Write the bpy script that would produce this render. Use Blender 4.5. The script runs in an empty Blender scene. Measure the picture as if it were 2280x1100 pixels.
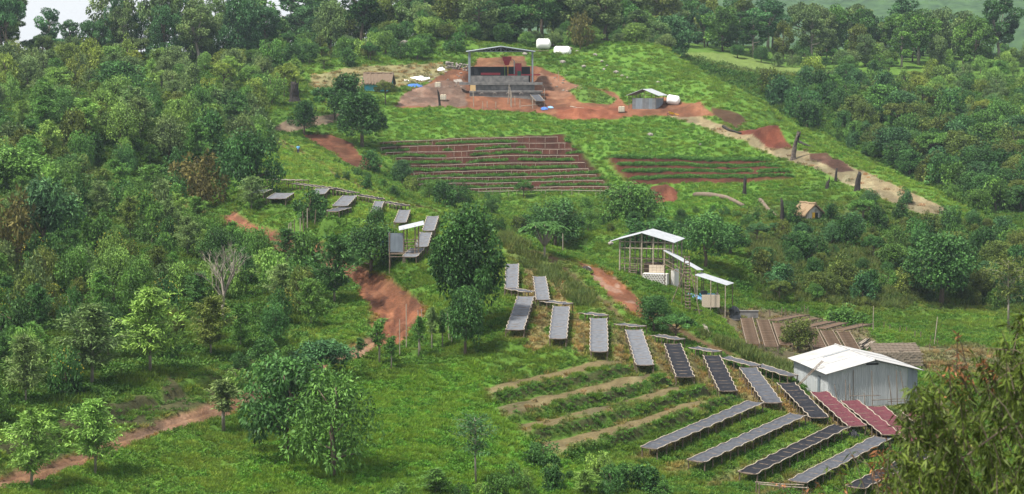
import bpy, math, random
import numpy as np
from mathutils import Vector, Matrix

# ---------------------------------------------------------------- camera, sky, sun, exposure
scene = bpy.context.scene
COL = scene.collection
F = 4500.0                      # focal length in photograph pixels (2280 wide)
CAMZ = 45.0
PITCH = math.atan((550.0 - 120.0) / F)
cam_data = bpy.data.cameras.new("camera")
cam_data.sensor_width = 36.0
cam_data.lens = 36.0 * F / 2280.0
cam_data.clip_start = 0.5
cam_data.clip_end = 12000.0
cam_data.dof.use_dof = True
cam_data.dof.focus_distance = 200.0
cam_data.dof.aperture_fstop = 5.6
cam = bpy.data.objects.new("camera", cam_data)
COL.objects.link(cam)
cam.location = (0, 0, CAMZ)
cam.rotation_euler = (math.pi / 2 - PITCH, 0, 0)
scene.camera = cam

SUN_EL, SUN_AZ = math.radians(60), math.radians(-122)      # azimuth from +Y towards +X
world = bpy.data.worlds.new("World")
scene.world = world
world.use_nodes = True
wn = world.node_tree
for n in list(wn.nodes):
    wn.nodes.remove(n)
wo = wn.nodes.new("ShaderNodeOutputWorld")
wb = wn.nodes.new("ShaderNodeBackground")
sk = wn.nodes.new("ShaderNodeTexSky")
sk.sky_type = 'NISHITA'
sk.sun_disc = False
sk.sun_elevation = SUN_EL
sk.sun_rotation = SUN_AZ
sk.air_density = 1.0
sk.dust_density = 3.0
cl = wn.nodes.new("ShaderNodeMix"); cl.data_type = 'RGBA'       # thin bright cloud over the whole sky
cl.inputs['Factor'].default_value = 0.6
cl.inputs['B'].default_value = (15.0, 15.3, 15.8, 1)
wn.links.new(sk.outputs[0], cl.inputs['A'])
wn.links.new(cl.outputs['Result'], wb.inputs['Color'])
wb.inputs['Strength'].default_value = 0.05
wn.links.new(wb.outputs[0], wo.inputs[0])

sun_d = bpy.data.lights.new("sun", 'SUN')
sun_d.energy = 4.3
sun_d.angle = math.radians(6)
sun_d.color = (1.0, 0.95, 0.86)
sun = bpy.data.objects.new("sun", sun_d)
COL.objects.link(sun)
sdir = Vector((math.sin(SUN_AZ) * math.cos(SUN_EL), math.cos(SUN_AZ) * math.cos(SUN_EL), math.sin(SUN_EL)))
sun.rotation_euler = sdir.to_track_quat('Z', 'Y').to_euler()
sun.location = (0, 200, 200)

scene.view_settings.view_transform = 'Standard'
scene.view_settings.look = 'None'
scene.view_settings.exposure = 0.98
scene.view_settings.gamma = 1.0
scene.render.engine = 'CYCLES'
scene.cycles.use_denoising = True
scene.cycles.max_bounces = 6
scene.cycles.diffuse_bounces = 3
scene.cycles.transmission_bounces = 3
scene.cycles.glossy_bounces = 2
scene.cycles.volume_bounces = 0
scene.cycles.transparent_max_bounces = 4

rnd = random.Random(7)
rng = np.random.default_rng(7)

# ---------------------------------------------------------------- pixel rays
CP, SP = math.cos(PITCH), math.sin(PITCH)
def ray(u, v):
    cx, cy = (u - 1140.0) / F, (550.0 - v) / F
    return cx, CP + cy * SP, -SP + cy * CP          # x, y, z of the direction
def at_depth(u, v, d):
    x, y, z = ray(u, v)
    return x / y * d, d, CAMZ + z / y * d
def project(x, y, z):
    dz = z - CAMZ
    dep = y * CP - dz * SP
    return 1140.0 + F * x / dep, 550.0 - F * (y * SP + dz * CP) / dep

# ---------------------------------------------------------------- value noise
def _hash(i, j, s):
    h = (i.astype(np.int64) * 374761393 + j.astype(np.int64) * 668265263 + s * 1442695041) & 0xffffffff
    h = ((h ^ (h >> 13)) * 1274126177) & 0xffffffff
    return ((h ^ (h >> 16)) & 0xffff) / 65535.0
def vnoise(x, y, s=0):
    i, j = np.floor(x), np.floor(y)
    fx, fy = x - i, y - j
    fx, fy = fx * fx * (3 - 2 * fx), fy * fy * (3 - 2 * fy)
    a, b = _hash(i, j, s), _hash(i + 1, j, s)
    c, d = _hash(i, j + 1, s), _hash(i + 1, j + 1, s)
    return a + (b - a) * fx + (c - a) * fy + (a - b - c + d) * fx * fy
def fbm(x, y, s=0, o=3):
    r, amp, tot = 0, 1.0, 0
    for k in range(o):
        r = r + amp * vnoise(x * 2 ** k, y * 2 ** k, s + k); tot += amp; amp *= 0.5
    return r / tot
def sstep(a, b, x):
    t = np.clip((x - a) / (b - a), 0, 1)
    return t * t * (3 - 2 * t)

# ---------------------------------------------------------------- terrain: where the ground lies under some pixels
TH = 0.85     # height of the drying tables
# every drying table: near-end centre, far-end centre (photo pixels of the table top), their distances, width, cover
TABLES = [
 # upright row
 ((1146,735),(1171,660),178,192,1.55,'grey'), ((1242,755),(1250,681),176,189,1.52,'grey'),
 ((1334,782),(1333,709),174,187,1.52,'grey'), ((1436,813),(1411,735),172,185,1.5,'grey'),
 ((1526,840),(1497,765),170,183,1.5,'black'), ((1621,870),(1584,792),168,181,1.5,'black'),
 ((1721,897),(1665,819),165,177,1.5,'dark'), ((1825,930),(1750,853),162,173,1.5,'black'),
 ((1908,949),(1822,872),160,169.5,1.5,'red'), ((1985,968),(1890,892),158.5,168,1.5,'red'),
 ((2042,985),(1949,905),157,166.5,1.5,'red'), ((2116,992),(2025,915),156,165.5,1.5,'red'),
 # upper pair
 ((1139,641),(1141,588),200,213,1.28,'grey'), ((1209,668),(1201,616),195,207,1.28,'grey'),
 # lower diagonal row
 ((1444,998),(1684,895),151,163,1.5,'dark'), ((1549,1027),(1779,923),149,161,1.5,'dark'),
 ((1664,1053),(1875,948),147,158,1.5,'black'), ((1776,1073),(1966,974),146,156,1.5,'dark'),
 ((1905,1085),(2070,1005),144,153,1.5,'black'),
 # small cross tables behind the upright row
 ((1180,651),(1136,643),193,196,1.2,'dark'), ((1264,677),(1212,671),191,194,1.2,'dark'),
 ((1344,703),(1299,697),189,192,1.2,'dark'), ((1429,728),(1379,722),187,190,1.2,'dark'),
 ((1513,756),(1455,746),185,188.5,1.2,'dark'), ((1596,784),(1543,774),183,186,1.2,'dark'),
 ((1682,814),(1610,795),180,184,1.2,'dark'), ((1765,838),(1686,813),177,181.5,1.2,'dark'),
 # upper left group
 ((954,513),(964,481),222,232,1.3,'grey'), ((938,550),(949,518),214,222,1.3,'grey'),
 ((912,572),(930,553),209,214,1.5,'grey'), ((891,495),(901,468),231,240,1.35,'grey'),
 ((836,472),(845,449),236,244,1.1,'grey'), ((758,458),(779,436),240,249,1.75,'grey'),
 ((742,470),(768,463),236,240,1.6,'dark'), ((708,432),(719,420),252,259,1.7,'grey'),
 ((614,443),(634,430),250,259,2.4,'grey'), ((572,430),(592,422),252,258,1.6,'dark'),
 ((680,402),(602,400),271,277,1.2,'dark'), ((752,421),(650,408),258,268,1.2,'black'),
 ((791,430),(735,420),254,261,1.2,'black'), ((847,443),(794,434),248,255,1.2,'black'),
 ((902,458),(851,449),243,249,1.2,'black'),
]
CTRL = [  # u, v, distance
 (0,1100,133),(300,1100,135),(600,1100,136),(1140,1100,138),(1500,1100,140),(1800,1110,141),(2280,1100,138),(2150,1050,145),(2280,1000,150),
 (900,1000,148),(1140,1000,150),(650,1000,147),(1000,900,162),(800,900,160),(1100,810,174),(1250,830,172),(1300,930,158),(1350,860,168),(1450,900,163),(1200,1040,146),
 (1075,745,183),(1000,780,178),(960,700,190),(980,640,199),
 (0,1078,135),(300,972,148),(570,880,162),(800,775,179),(900,710,192),(830,630,210),(690,555,236),(530,505,258),(430,465,275),(340,430,288),
 (0,960,146),(200,900,155),(400,825,168),(560,790,176),(700,720,190),(150,780,172),(300,700,188),(500,640,206),(650,640,210),(100,620,205),(300,560,222),(450,520,240),
 (0,500,236),(150,450,250),(300,440,262),(100,360,282),(300,350,290),(450,380,292),(0,270,330),(200,260,335),(400,270,332),(100,195,380),(300,190,382),(500,200,378),(0,134,430),(150,128,432),(300,120,435),(450,121,435),(560,140,428),
 (600,240,356),(620,290,345),(560,330,318),(500,400,290),(664,345,328),(750,385,288),(850,434,256),(960,465,241),(1050,503,231),(1130,545,222),(1210,566,219),
 (900,592,211),(860,560,219),(760,520,232),(620,470,249),(700,470,243),
 (1310,600,214),(1420,680,198),(1600,775,189),(1740,826,183),
 (1380,603,221),(1450,628,217),(1530,655,214),(1590,672,217),(1640,700,218),(1700,760,205),(1640,735,209),(1900,745,212),(1900,800,198),(1850,905,174),(1960,908,174),(2060,905,174),(2000,785,201),(2150,800,198),(2280,850,188),
 (1720,675,234),(1900,655,244),(2100,660,247),(2280,690,242),(1650,630,238),(1800,560,262),(2000,560,268),(2200,600,260),(1797,492,283),(1650,500,284),(1560,520,272),(1500,560,248),
 (1400,510,284),(1300,520,272),(1400,445,316),(1490,452,312),(1085,436,326),(930,425,322),(860,390,322),(1250,436,326),(1360,432,325),
 (850,318,346),(1050,308,351),(1250,298,355),(800,330,338),(720,320,338),(950,370,336),(1150,365,340),(1300,365,340),
 (1350,358,338),(1560,347,341),(1700,362,333),(1560,412,322),(1700,405,314),(1640,440,302),(1450,330,346),(1500,290,358),
 (1450,255,372),(1430,237,380),(1250,266,371),(1000,242,374),(880,245,370),(880,280,356),(1100,275,364),(1340,285,362),
 (1100,226,380),(1000,212,384),(1200,226,382),(930,205,384),(845,197,384),(700,195,382),(780,240,366),(960,170,396),(860,165,398),(1000,150,402),
 (1110,150,406),(1110,128,414),(1210,110,424),(1255,120,420),(1320,130,420),(1300,170,402),(1350,205,390),(1400,150,412),(930,115,420),(1050,125,416),(850,120,422),(720,140,412),(640,160,404),
 (1540,235,376),(1600,265,366),(1705,310,344),(1600,200,384),(1500,160,405),(1760,350,330),(1850,390,316),(1900,420,306),(2050,450,298),(1950,500,286),(2120,480,296),(1800,440,300),
 # the skyline of the near hill on the right
 (1330,96,428),(1420,98,428),(1480,104,424),(1560,141,406),(1640,186,388),(1700,226,372),(1800,291,348),(1900,343,332),(2000,389,320),(2100,431,309),(2200,480,302),
 # the right-hand slope behind it
 (1620,135,478),(1560,120,482),(1700,165,466),(1750,215,436),(1850,200,448),(1850,280,412),(1950,240,428),(1950,330,388),(2050,330,384),(2050,200,456),(2150,250,424),(2150,380,360),(2230,450,330),(2280,350,372),(2280,200,450),(2150,150,500),(2000,150,496),(1850,140,502),(2280,140,510),(2280,480,312),(2260,560,280),
 (1500,95,520),(1800,108,540),(2100,118,545),(1300,90,520),(1000,98,500),(800,108,480),(2280,125,545),
]
GHOST = [ # u, distance, drop below the sight line to the skyline pixel v
 (1480,112,450,2.5),(1560,150,432,4),(1640,195,412,4.5),(1700,235,396,4.5),(1800,300,372,4.5),(1900,352,354,4.5),(2000,398,340,4.5),(2100,440,328,4.5),(2200,487,318,3),
 (1050,508,262,5),(1130,548,250,4),(960,470,275,4),(1210,566,245,2.5),
 (0,140,520,12),(150,135,520,12),(300,128,520,12),(450,128,520,11),(560,140,520,8),(0,140,700,30),(300,128,700,30),(560,110,700,22),(1000,98,700,14),(1500,95,700,14),(2000,110,700,16),(2280,110,700,16),
 (850,438,275,1.5),
]
pts = []
for t in TABLES:
    for (uv, d) in ((t[0], t[2]), (t[1], t[3])):
        x, y, z = at_depth(uv[0], uv[1], d); pts.append((x, y, z - TH))
for (u, v, d) in CTRL:
    pts.append(at_depth(u, v, d))
for (u, v, d, drop) in GHOST:
    x, y, z = at_depth(u, v, d); pts.append((x, y, z - drop))
for a in (-0.42, -0.3, -0.15, 0, 0.15, 0.3, 0.42):          # the slope the camera stands on, out of view
    for d, z in ((3, 41), (10, 38), (25, 33), (50, 26), (80, 20), (105, 16)):
        pts.append((a * d, d, z))
for a in (-0.42, 0.42):                                      # beyond the sides of the frame
    s = -0.25 if a < 0 else 0.25
    for d in (140, 180, 220, 260, 300, 340, 380, 430, 520, 700):
        near = [p for p in pts if (p[0] / p[1]) * s > 0 and abs(p[0] / p[1]) > 0.2]
        w = np.array([1 / (1 + ((p[1] - d) / 12.0) ** 2) ** 2 for p in near])
        pts.append((a * d, d, float((w * np.array([p[2] for p in near])).sum() / w.sum())))
pts = np.array(pts)
KS = 45.0
cq = np.stack([pts[:, 0] / pts[:, 1] * KS, np.log(pts[:, 1]) * KS], 1)
def _tps(r2):
    return 0.5 * r2 * np.log(r2 + 1e-9)
N = len(cq)
r2 = ((cq[:, None] - cq[None]) ** 2).sum(-1)
A = np.zeros((N + 3, N + 3))
A[:N, :N] = _tps(r2) + np.eye(N) * 0.15
A[:N, N] = 1; A[:N, N + 1:] = cq; A[N, :N] = 1; A[N + 1:, :N] = cq.T
sol = np.linalg.solve(A, np.concatenate([pts[:, 2], np.zeros(3)]))
def base_eval(a, d):
    q = np.stack([a.ravel() * KS, np.log(d.ravel()) * KS], 1)
    out = np.empty(len(q))
    for k in range(0, len(q), 20000):
        c = q[k:k + 20000]
        rr = ((c[:, None] - cq[None]) ** 2).sum(-1)
        out[k:k + 20000] = _tps(rr) @ sol[:N] + sol[N] + c @ sol[N + 1:]
    return out.reshape(a.shape)

# grid in (sideways slope a = x / y, distance d)
ga = np.concatenate([np.linspace(-0.40, -0.275, 26)[:-1], np.linspace(-0.275, 0.275, 641), np.linspace(0.275, 0.40, 26)[1:]])
gd = np.concatenate([np.geomspace(2.5, 120, 60)[:-1], np.arange(120, 260, 0.36), np.arange(260, 430, 0.42), np.geomspace(430, 700, 90)])
ca = np.linspace(-0.40, 0.40, 181)
cd = np.concatenate([np.geomspace(2.5, 120, 40)[:-1], np.linspace(120, 430, 190), np.geomspace(430, 700, 40)[1:]])
CZ = base_eval(*np.meshgrid(ca, cd))
def resample(xs, ys, Z, xq, yq):
    """bilinear on a rectilinear grid Z[y, x]"""
    i = np.clip(np.searchsorted(xs, xq) - 1, 0, len(xs) - 2)
    j = np.clip(np.searchsorted(ys, yq) - 1, 0, len(ys) - 2)
    fx = np.clip((xq - xs[i]) / (xs[i + 1] - xs[i]), 0, 1)
    fy = np.clip((yq - ys[j]) / (ys[j + 1] - ys[j]), 0, 1)
    return Z[j, i] * (1 - fx) * (1 - fy) + Z[j, i + 1] * fx * (1 - fy) + Z[j + 1, i] * (1 - fx) * fy + Z[j + 1, i + 1] * fx * fy
GA, GD = np.meshgrid(ga, gd)
BASE = resample(ca, cd, CZ, GA, GD)
GX, GY = GA * GD, GD
U, V = project(GX, GY, BASE)          # photograph pixel of every ground vertex
def march(u, v, off=0.0, grid=None, d0=118.0):
    """first point of the sight line through photo pixel (u, v) on the ground raised by off"""
    Z = BASE if grid is None else grid
    x, y, z = ray(u, v)
    ds = np.arange(d0, 699, 0.2)
    g = resample(ga, gd, Z, np.full_like(ds, x / y), ds) + off
    rz = CAMZ + z / y * ds
    k = np.nonzero(rz <= g)[0]
    if len(k) == 0:
        return None
    k = k[0]
    d = ds[k]
    if k > 0:
        f0, f1 = rz[k - 1] - g[k - 1], rz[k] - g[k]
        d = ds[k - 1] + 0.2 * f0 / (f0 - f1 + 1e-9)
    return Vector((x / y * d, d, CAMZ + z / y * d))

# ---------------------------------------------------------------- helpers for meshes, materials and things
def nodes_of(m):
    m.use_nodes = True
    nt = m.node_tree
    for n in list(nt.nodes):
        nt.nodes.remove(n)
    return nt
def mat(name, col, rough=0.8, spec=0.3, noise=0.0, scale=8.0, col2=None, bump=0.0, metallic=0.0, stretch=None):
    """plain procedural material: colour broken up by noise between col and col2"""
    m = bpy.data.materials.new(name)
    nt = nodes_of(m)
    o = nt.nodes.new("ShaderNodeOutputMaterial"); b = nt.nodes.new("ShaderNodeBsdfPrincipled")
    nt.links.new(b.outputs[0], o.inputs[0])
    b.inputs['Roughness'].default_value = rough
    b.inputs['Specular IOR Level'].default_value = spec
    b.inputs['Metallic'].default_value = metallic
    c2 = col2 or tuple(c * (1 - noise) for c in col)
    tc = nt.nodes.new("ShaderNodeTexCoord"); nz = nt.nodes.new("ShaderNodeTexNoise")
    mp = nt.nodes.new("ShaderNodeMapping")
    if stretch: mp.inputs['Scale'].default_value = stretch
    nt.links.new(tc.outputs['Object'], mp.inputs[0]); nt.links.new(mp.outputs[0], nz.inputs['Vector'])
    nz.inputs['Scale'].default_value = scale; nz.inputs['Detail'].default_value = 5
    rp = nt.nodes.new("ShaderNodeValToRGB")
    rp.color_ramp.elements[0].position = 0.3; rp.color_ramp.elements[1].position = 0.7
    rp.color_ramp.elements[0].color = (*c2, 1); rp.color_ramp.elements[1].color = (*col, 1)
    nt.links.new(nz.outputs['Fac'], rp.inputs[0]); nt.links.new(rp.outputs[0], b.inputs['Base Color'])
    if bump:
        bp = nt.nodes.new("ShaderNodeBump"); bp.inputs['Strength'].default_value = bump
        nt.links.new(nz.outputs['Fac'], bp.inputs['Height']); nt.links.new(bp.outputs[0], b.inputs['Normal'])
    return m

class MB:
    """collects boxes, tubes and sheets into one mesh"""
    def __init__(s): s.v, s.f = [], []
    def add(s, vs, fs):
        n = len(s.v); s.v += [tuple(p) for p in vs]; s.f += [tuple(i + n for i in f) for f in fs]; return s
    def box(s, c, size, rz=0.0, M=None):
        x, y, z = size[0] / 2, size[1] / 2, size[2] / 2
        vs = [Vector((a * x, b * y, d * z)) for a in (-1, 1) for b in (-1, 1) for d in (-1, 1)]
        R = M if M is not None else Matrix.Rotation(rz, 3, 'Z')
        return s.add([R @ p + Vector(c) for p in vs], [(0, 1, 3, 2), (4, 6, 7, 5), (0, 4, 5, 1), (2, 3, 7, 6), (0, 2, 6, 4), (1, 5, 7, 3)])
    def tube(s, path, rad, n=6, cap=True):
        path = [Vector(p) for p in path]
        if not hasattr(rad, '__len__'): rad = [rad] * len(path)
        vs, fs = [], []
        for i, p in enumerate(path):
            t = (path[min(i + 1, len(path) - 1)] - path[max(i - 1, 0)])
            t = t.normalized() if t.length > 1e-9 else Vector((0, 0, 1))
            q = Vector((1, 0, 0)) if abs(t.x) < 0.8 else Vector((0, 1, 0))
            e1 = t.cross(q).normalized(); e2 = t.cross(e1)
            for k in range(n):
                g = 2 * math.pi * k / n
                vs.append(p + (e1 * math.cos(g) + e2 * math.sin(g)) * rad[i])
        for i in range(len(path) - 1):
            for k in range(n):
                k2 = (k + 1) % n
                fs.append((i * n + k, i * n + k2, (i + 1) * n + k2, (i + 1) * n + k))
        if cap:
            fs.append(tuple(range(n))[::-1]); fs.append(tuple(range((len(path) - 1) * n, len(path) * n)))
        return s.add(vs, fs)
    def sheet(s, P, th=0.0):
        """P[i][j] a grid of points, thickened downwards by th"""
        ni, nj = len(P), len(P[0])
        vs = [Vector(p) for r in P for p in r]
        fs = [(i * nj + j, (i + 1) * nj + j, (i + 1) * nj + j + 1, i * nj + j + 1) for i in range(ni - 1) for j in range(nj - 1)]
        s.add(vs, fs)
        if th:
            n = len(vs)
            s.add([p - Vector((0, 0, th)) for p in vs], [f[::-1] for f in fs])
            m = len(s.v) - 2 * n
            rim = [i * nj for i in range(ni)] + [(ni - 1) * nj + j for j in range(1, nj)] + [i * nj + nj - 1 for i in range(ni - 2, -1, -1)] + [j for j in range(nj - 2, 0, -1)]
            for a, b in zip(rim, rim[1:] + rim[:1]):
                s.f.append((m + a, m + b, m + n + b, m + n + a))
        return s
    def mesh(s, name, m=None, smooth=False):
        me = bpy.data.meshes.new(name)
        me.from_pydata(s.v, [], s.f)
        if smooth: me.polygons.foreach_set('use_smooth', [True] * len(me.polygons))
        if m: me.materials.append(m)
        me.update()
        return me
    def build(s, name, m, parent=None, smooth=False, loc=None):
        return link(name, s.mesh(name, m, smooth), parent, loc)
def link(name, me, parent=None, loc=None, rz=None, sc=None):
    o = bpy.data.objects.new(name, me)
    COL.objects.link(o)
    if parent is not None: o.parent = parent
    if loc is not None: o.location = loc
    if rz is not None: o.rotation_euler = (0, 0, rz)
    if sc is not None: o.scale = sc if hasattr(sc, '__len__') else (sc, sc, sc)
    return o
def tag(o, label, cat, group=None):
    o['label'] = label; o['category'] = cat
    if group: o['group'] = group
    return o
def thing(name, label, cat, loc, group=None, rz=0.0):
    o = bpy.data.objects.new(name, None); COL.objects.link(o)
    o.empty_display_size = 0.3
    o.location = loc; o.rotation_euler = (0, 0, rz)
    return tag(o, label, cat, group)

# ---------------------------------------------------------------- zones of the ground, in photo pixels laid on the ground
def in_poly(poly, u=None, v=None):
    u = U if u is None else u; v = V if v is None else v
    r = np.zeros(u.shape, bool)
    n = len(poly)
    for i in range(n):
        (x1, y1), (x2, y2) = poly[i], poly[(i + 1) % n]
        if y1 == y2: continue
        c = ((y1 > v) != (y2 > v)) & (u < (x2 - x1) * (v - y1) / (y2 - y1) + x1)
        r ^= c
    return r
def soft(poly, blur=4):
    """polygon mask with a soft edge of a few grid cells"""
    m = in_poly(poly).astype(np.float32)
    for _ in range(blur):
        m = (m + np.roll(m, 1, 0) + np.roll(m, -1, 0) + np.roll(m, 1, 1) + np.roll(m, -1, 1)) / 5
    return m
def world_line(uvs):
    out = []
    for (u, v) in uvs:
        p = march(u, v)
        if p is not None: out.append((p.x, p.y))
    return out
def dist_line(ln):
    best = np.full(GX.shape, 1e9)
    for (x1, y1), (x2, y2) in zip(ln, ln[1:]):
        dx, dy = x2 - x1, y2 - y1
        L2 = dx * dx + dy * dy + 1e-9
        lo, hi = min(y1, y2) - 12, max(y1, y2) + 12
        rows = np.nonzero((gd > lo) & (gd < hi))[0]
        if not len(rows): continue
        sl = slice(rows[0], rows[-1] + 1)
        t = np.clip(((GX[sl] - x1) * dx + (GY[sl] - y1) * dy) / L2, 0, 1)
        best[sl] = np.minimum(best[sl], np.hypot(GX[sl] - x1 - t * dx, GY[sl] - y1 - t * dy))
    return best
NZ1 = fbm(GX / 2.2, GY / 2.2, 1)
NZ2 = fbm(GX / 9.0, GY / 9.0, 11)
NZ3 = fbm(GX / 0.7, GY / 0.9, 21, 2)
NZ4 = fbm(GX / 30.0, GY / 30.0, 31)
H = BASE + (NZ1 - 0.5) * 0.35 + (NZ2 - 0.5) * 0.9 * sstep(115, 125, GY)

ROAD = [(-160, 1115), (0, 1078), (150, 1035), (300, 972), (450, 922), (570, 880), (660, 840), (740, 802), (800, 775), (860, 745), (893, 718), (893, 690), (850, 648), (815, 618), (750, 585), (690, 556), (600, 525), (530, 505), (440, 468), (400, 455), (340, 430)]
PATH = [(560, 292), (620, 312), (664, 338), (700, 356), (760, 392), (820, 425), (860, 440), (960, 468)]
ROAD2 = [(1197, 558), (1290, 588), (1360, 632), (1420, 678), (1500, 722), (1600, 775), (1690, 812)]
RUT = [(1215, 566), (1260, 600), (1320, 655), (1380, 705)]
dR, dP, dR2, dRut = (dist_line(world_line(l)) for l in (ROAD, PATH, ROAD2, RUT))
wob = (NZ1 - 0.5) * 1.3
m_road = 1 - sstep(0.9, 1.5, dR + wob)
gul = in_poly([(790, 600), (860, 600), (960, 690), (960, 760), (840, 770), (800, 690)])
m_gully = (1 - sstep(1.7, 3.2, dR + wob * 1.5)) * gul
m_path = (1 - sstep(0.25, 0.6, np.abs(dP - 0.75) + (NZ3 - 0.5) * 0.9)) * 0.85
wide2 = in_poly([(1270, 560), (1340, 580), (1480, 720), (1400, 720)])
m_road2 = np.maximum((1 - sstep(0.6, 1.3, dR2 + wob)), (1 - sstep(1.5, 2.4, dR2 + wob)) * wide2)
m_rut = 1 - sstep(0.25, 0.7, dRut + (NZ3 - 0.5) * 0.9)
H -= 0.22 * np.maximum.reduce([m_road, m_path, m_road2, m_rut])
ruts = 1 - sstep(0.08, 0.28, np.abs(dR - 0.55) + (NZ3 - 0.5) * 0.3)
H -= 0.16 * ruts * m_road - 0.10 * m_road * (NZ3 - 0.5)
H -= m_gully * (0.3 + 0.9 * np.abs(fbm(GX / 1.1, GY / 3.5, 5) - 0.5))
# the cut bank on the upper-left side of the road
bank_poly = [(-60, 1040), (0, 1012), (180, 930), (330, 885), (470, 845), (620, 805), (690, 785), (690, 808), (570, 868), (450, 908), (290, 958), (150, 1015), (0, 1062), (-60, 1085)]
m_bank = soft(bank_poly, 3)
inland = in_poly([(-300, 1000), (-60, 1040), (0, 1012), (180, 930), (330, 885), (470, 845), (620, 805), (690, 785), (600, 740), (-300, 800)])
H += 0.9 * sstep(0, 1, soft([(-300, 1100), (-60, 1066), (0, 1040), (180, 962), (330, 912), (470, 868), (620, 825), (640, 770), (500, 740), (-300, 900)], 6))

# terraces with seed beds on the hill: lines in photo pixels (left end, right end)
TERR1 = [((850, 318), (1252, 299)), ((843, 329), (1270, 313)), ((856, 341), (1283, 327)), ((880, 352), (1298, 341)), ((905, 366), (1312, 356)), ((914, 382), (1320, 373)), ((926, 395), (1337, 389)), ((930, 407), (1353, 402)), ((950, 419), (1364, 416)), ((1060, 431), (1366, 430))]
def terrace_index(lines, u, v):
    t = np.full(u.shape, -9.0)
    vl = np.array([l[0][1] + (l[1][1] - l[0][1]) * (np.clip(u, l[0][0] - 60, l[1][0] + 60) - l[0][0]) / (l[1][0] - l[0][0]) for l in lines])
    for k in range(len(lines) - 1):
        sel = (v >= vl[k]) & (v < vl[k + 1])
        t[sel] = k + ((v - vl[k]) / (vl[k + 1] - vl[k]))[sel]
    return t
def cut_terraces(lines, poly, hh, riser, first=False):
    t = terrace_index(lines, U, V)
    inn = (t > -1)
    m = soft(poly, 3) * inn
    fr = t - np.floor(t)
    S = sstep(0, riser, fr) if first else sstep(1 - riser, 1, fr)
    return t, fr, m, m * hh * (fr - S)
P_T1 = [(842, 317), (1254, 298), (1290, 330), (1372, 431), (1050, 436), (925, 420), (900, 366), (850, 345)]
t1, fr1, m_t1, dh = cut_terraces(TERR1, P_T1, 0.95, 0.5, True)
H += dh
TERR2 = [((1352, 352), (1690, 352)), ((1360, 368), (1720, 370)), ((1385, 383), (1735, 384)), ((1400, 399), (1750, 396)), ((1420, 414), (1762, 404))]
P_T2 = [(1348, 350), (1560, 341), (1700, 350), (1770, 402), (1560, 412), (1410, 416), (1370, 385)]
t2, fr2, m_t2, dh = cut_terraces(TERR2, P_T2, 0.9, 0.5)
H += dh
# grassed contour banks in the foreground
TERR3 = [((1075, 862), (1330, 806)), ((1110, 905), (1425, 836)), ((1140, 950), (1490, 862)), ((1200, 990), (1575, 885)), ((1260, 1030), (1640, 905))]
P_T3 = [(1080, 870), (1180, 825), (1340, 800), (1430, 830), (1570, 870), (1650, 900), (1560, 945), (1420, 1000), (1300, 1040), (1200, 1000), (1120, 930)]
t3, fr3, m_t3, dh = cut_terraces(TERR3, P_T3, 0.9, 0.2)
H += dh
# benches under the lower diagonal tables
TERR4 = [((1385, 1005), (1665, 890)), ((1440, 1045), (1740, 920)), ((1540, 1075), (1840, 945)), ((1650, 1100), (1930, 970)), ((1760, 1125), (2030, 990))]
P_T4 = [(1390, 1010), (1660, 895), (1740, 905), (1960, 960), (2030, 985), (1900, 1060), (1760, 1120), (1640, 1098), (1450, 1045)]
t4, fr4, m_t4, dh = cut_terraces(TERR4, P_T4, 0.7, 0.3)
H += dh

# level ground for the mill and the yard in front of it
MILL = at_depth(1115, 184, 388)          # middle of the front of the mill floor
m_mill = soft([(1036, 186), (1198, 186), (1196, 158), (1040, 158)], 2)
H = H * (1 - m_mill) + (MILL[2] - 0.05) * m_mill
H += 0.55 * soft([(930, 200), (1035, 197), (1035, 208), (940, 213)], 2)

# small heaps of earth: (u, v, height, radius x, radius y)
for (u, v, hh, rx, ry) in [(1705, 305, 1.5, 4.6, 3.2), (1480, 438, 1.9, 2.3, 2.0), (1290, 258, 1.2, 5.5, 2.5), (1390, 250, 0.5, 3, 2), (1300, 212, 0.9, 3.5, 2.5), (1850, 362, 0.6, 4.5, 2.2), (1625, 262, 0.6, 3.0, 2.2), (930, 108, 2.2, 9, 6), (1010, 112, 1.8, 8, 6), (760, 150, 1.2, 9, 6), (1545, 240, 0.7, 3, 2), (1455, 252, 0.7, 3, 1.5)]:
    p = march(u, v)
    if p is None: continue
    q = ((GX - p.x) / rx) ** 2 + ((GY - p.y) / ry) ** 2
    H += hh * np.exp(-q) * (0.85 + 0.3 * NZ1)

# level strips under the drying tables
for t in TABLES:
    a, b = at_depth(*t[0], t[2]), at_depth(*t[1], t[3])
    dx, dy = b[0] - a[0], b[1] - a[1]
    rows = np.nonzero((gd > min(a[1], b[1]) - 4) & (gd < max(a[1], b[1]) + 4))[0]
    sl = slice(rows[0], rows[-1] + 1)
    tt = ((GX[sl] - a[0]) * dx + (GY[sl] - a[1]) * dy) / (dx * dx + dy * dy)
    tc = np.clip(tt, 0, 1)
    ds_ = np.hypot(GX[sl] - a[0] - tc * dx, GY[sl] - a[1] - tc * dy)
    k = 1 - sstep(t[4] / 2 + 0.2, t[4] / 2 + 1.3, ds_)
    H[sl] = H[sl] * (1 - k) + (a[2] + tc * (b[2] - a[2]) - TH + (NZ1[sl] - 0.5) * 0.2) * k

def ground(x, y):
    """height of the finished ground"""
    return float(resample(ga, gd, H, np.array([x / y]), np.array([y]))[0])
def spot(u, v, off=0.0):
    p = march(u, v)
    return Vector((p.x, p.y, ground(p.x, p.y) + off))
def drop(u, v, d):
    """point on the ground at a known distance in the direction of a pixel column"""
    x, y, z = ray(u, v)
    return Vector((x / y * d, d, ground(x / y * d, d)))

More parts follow.
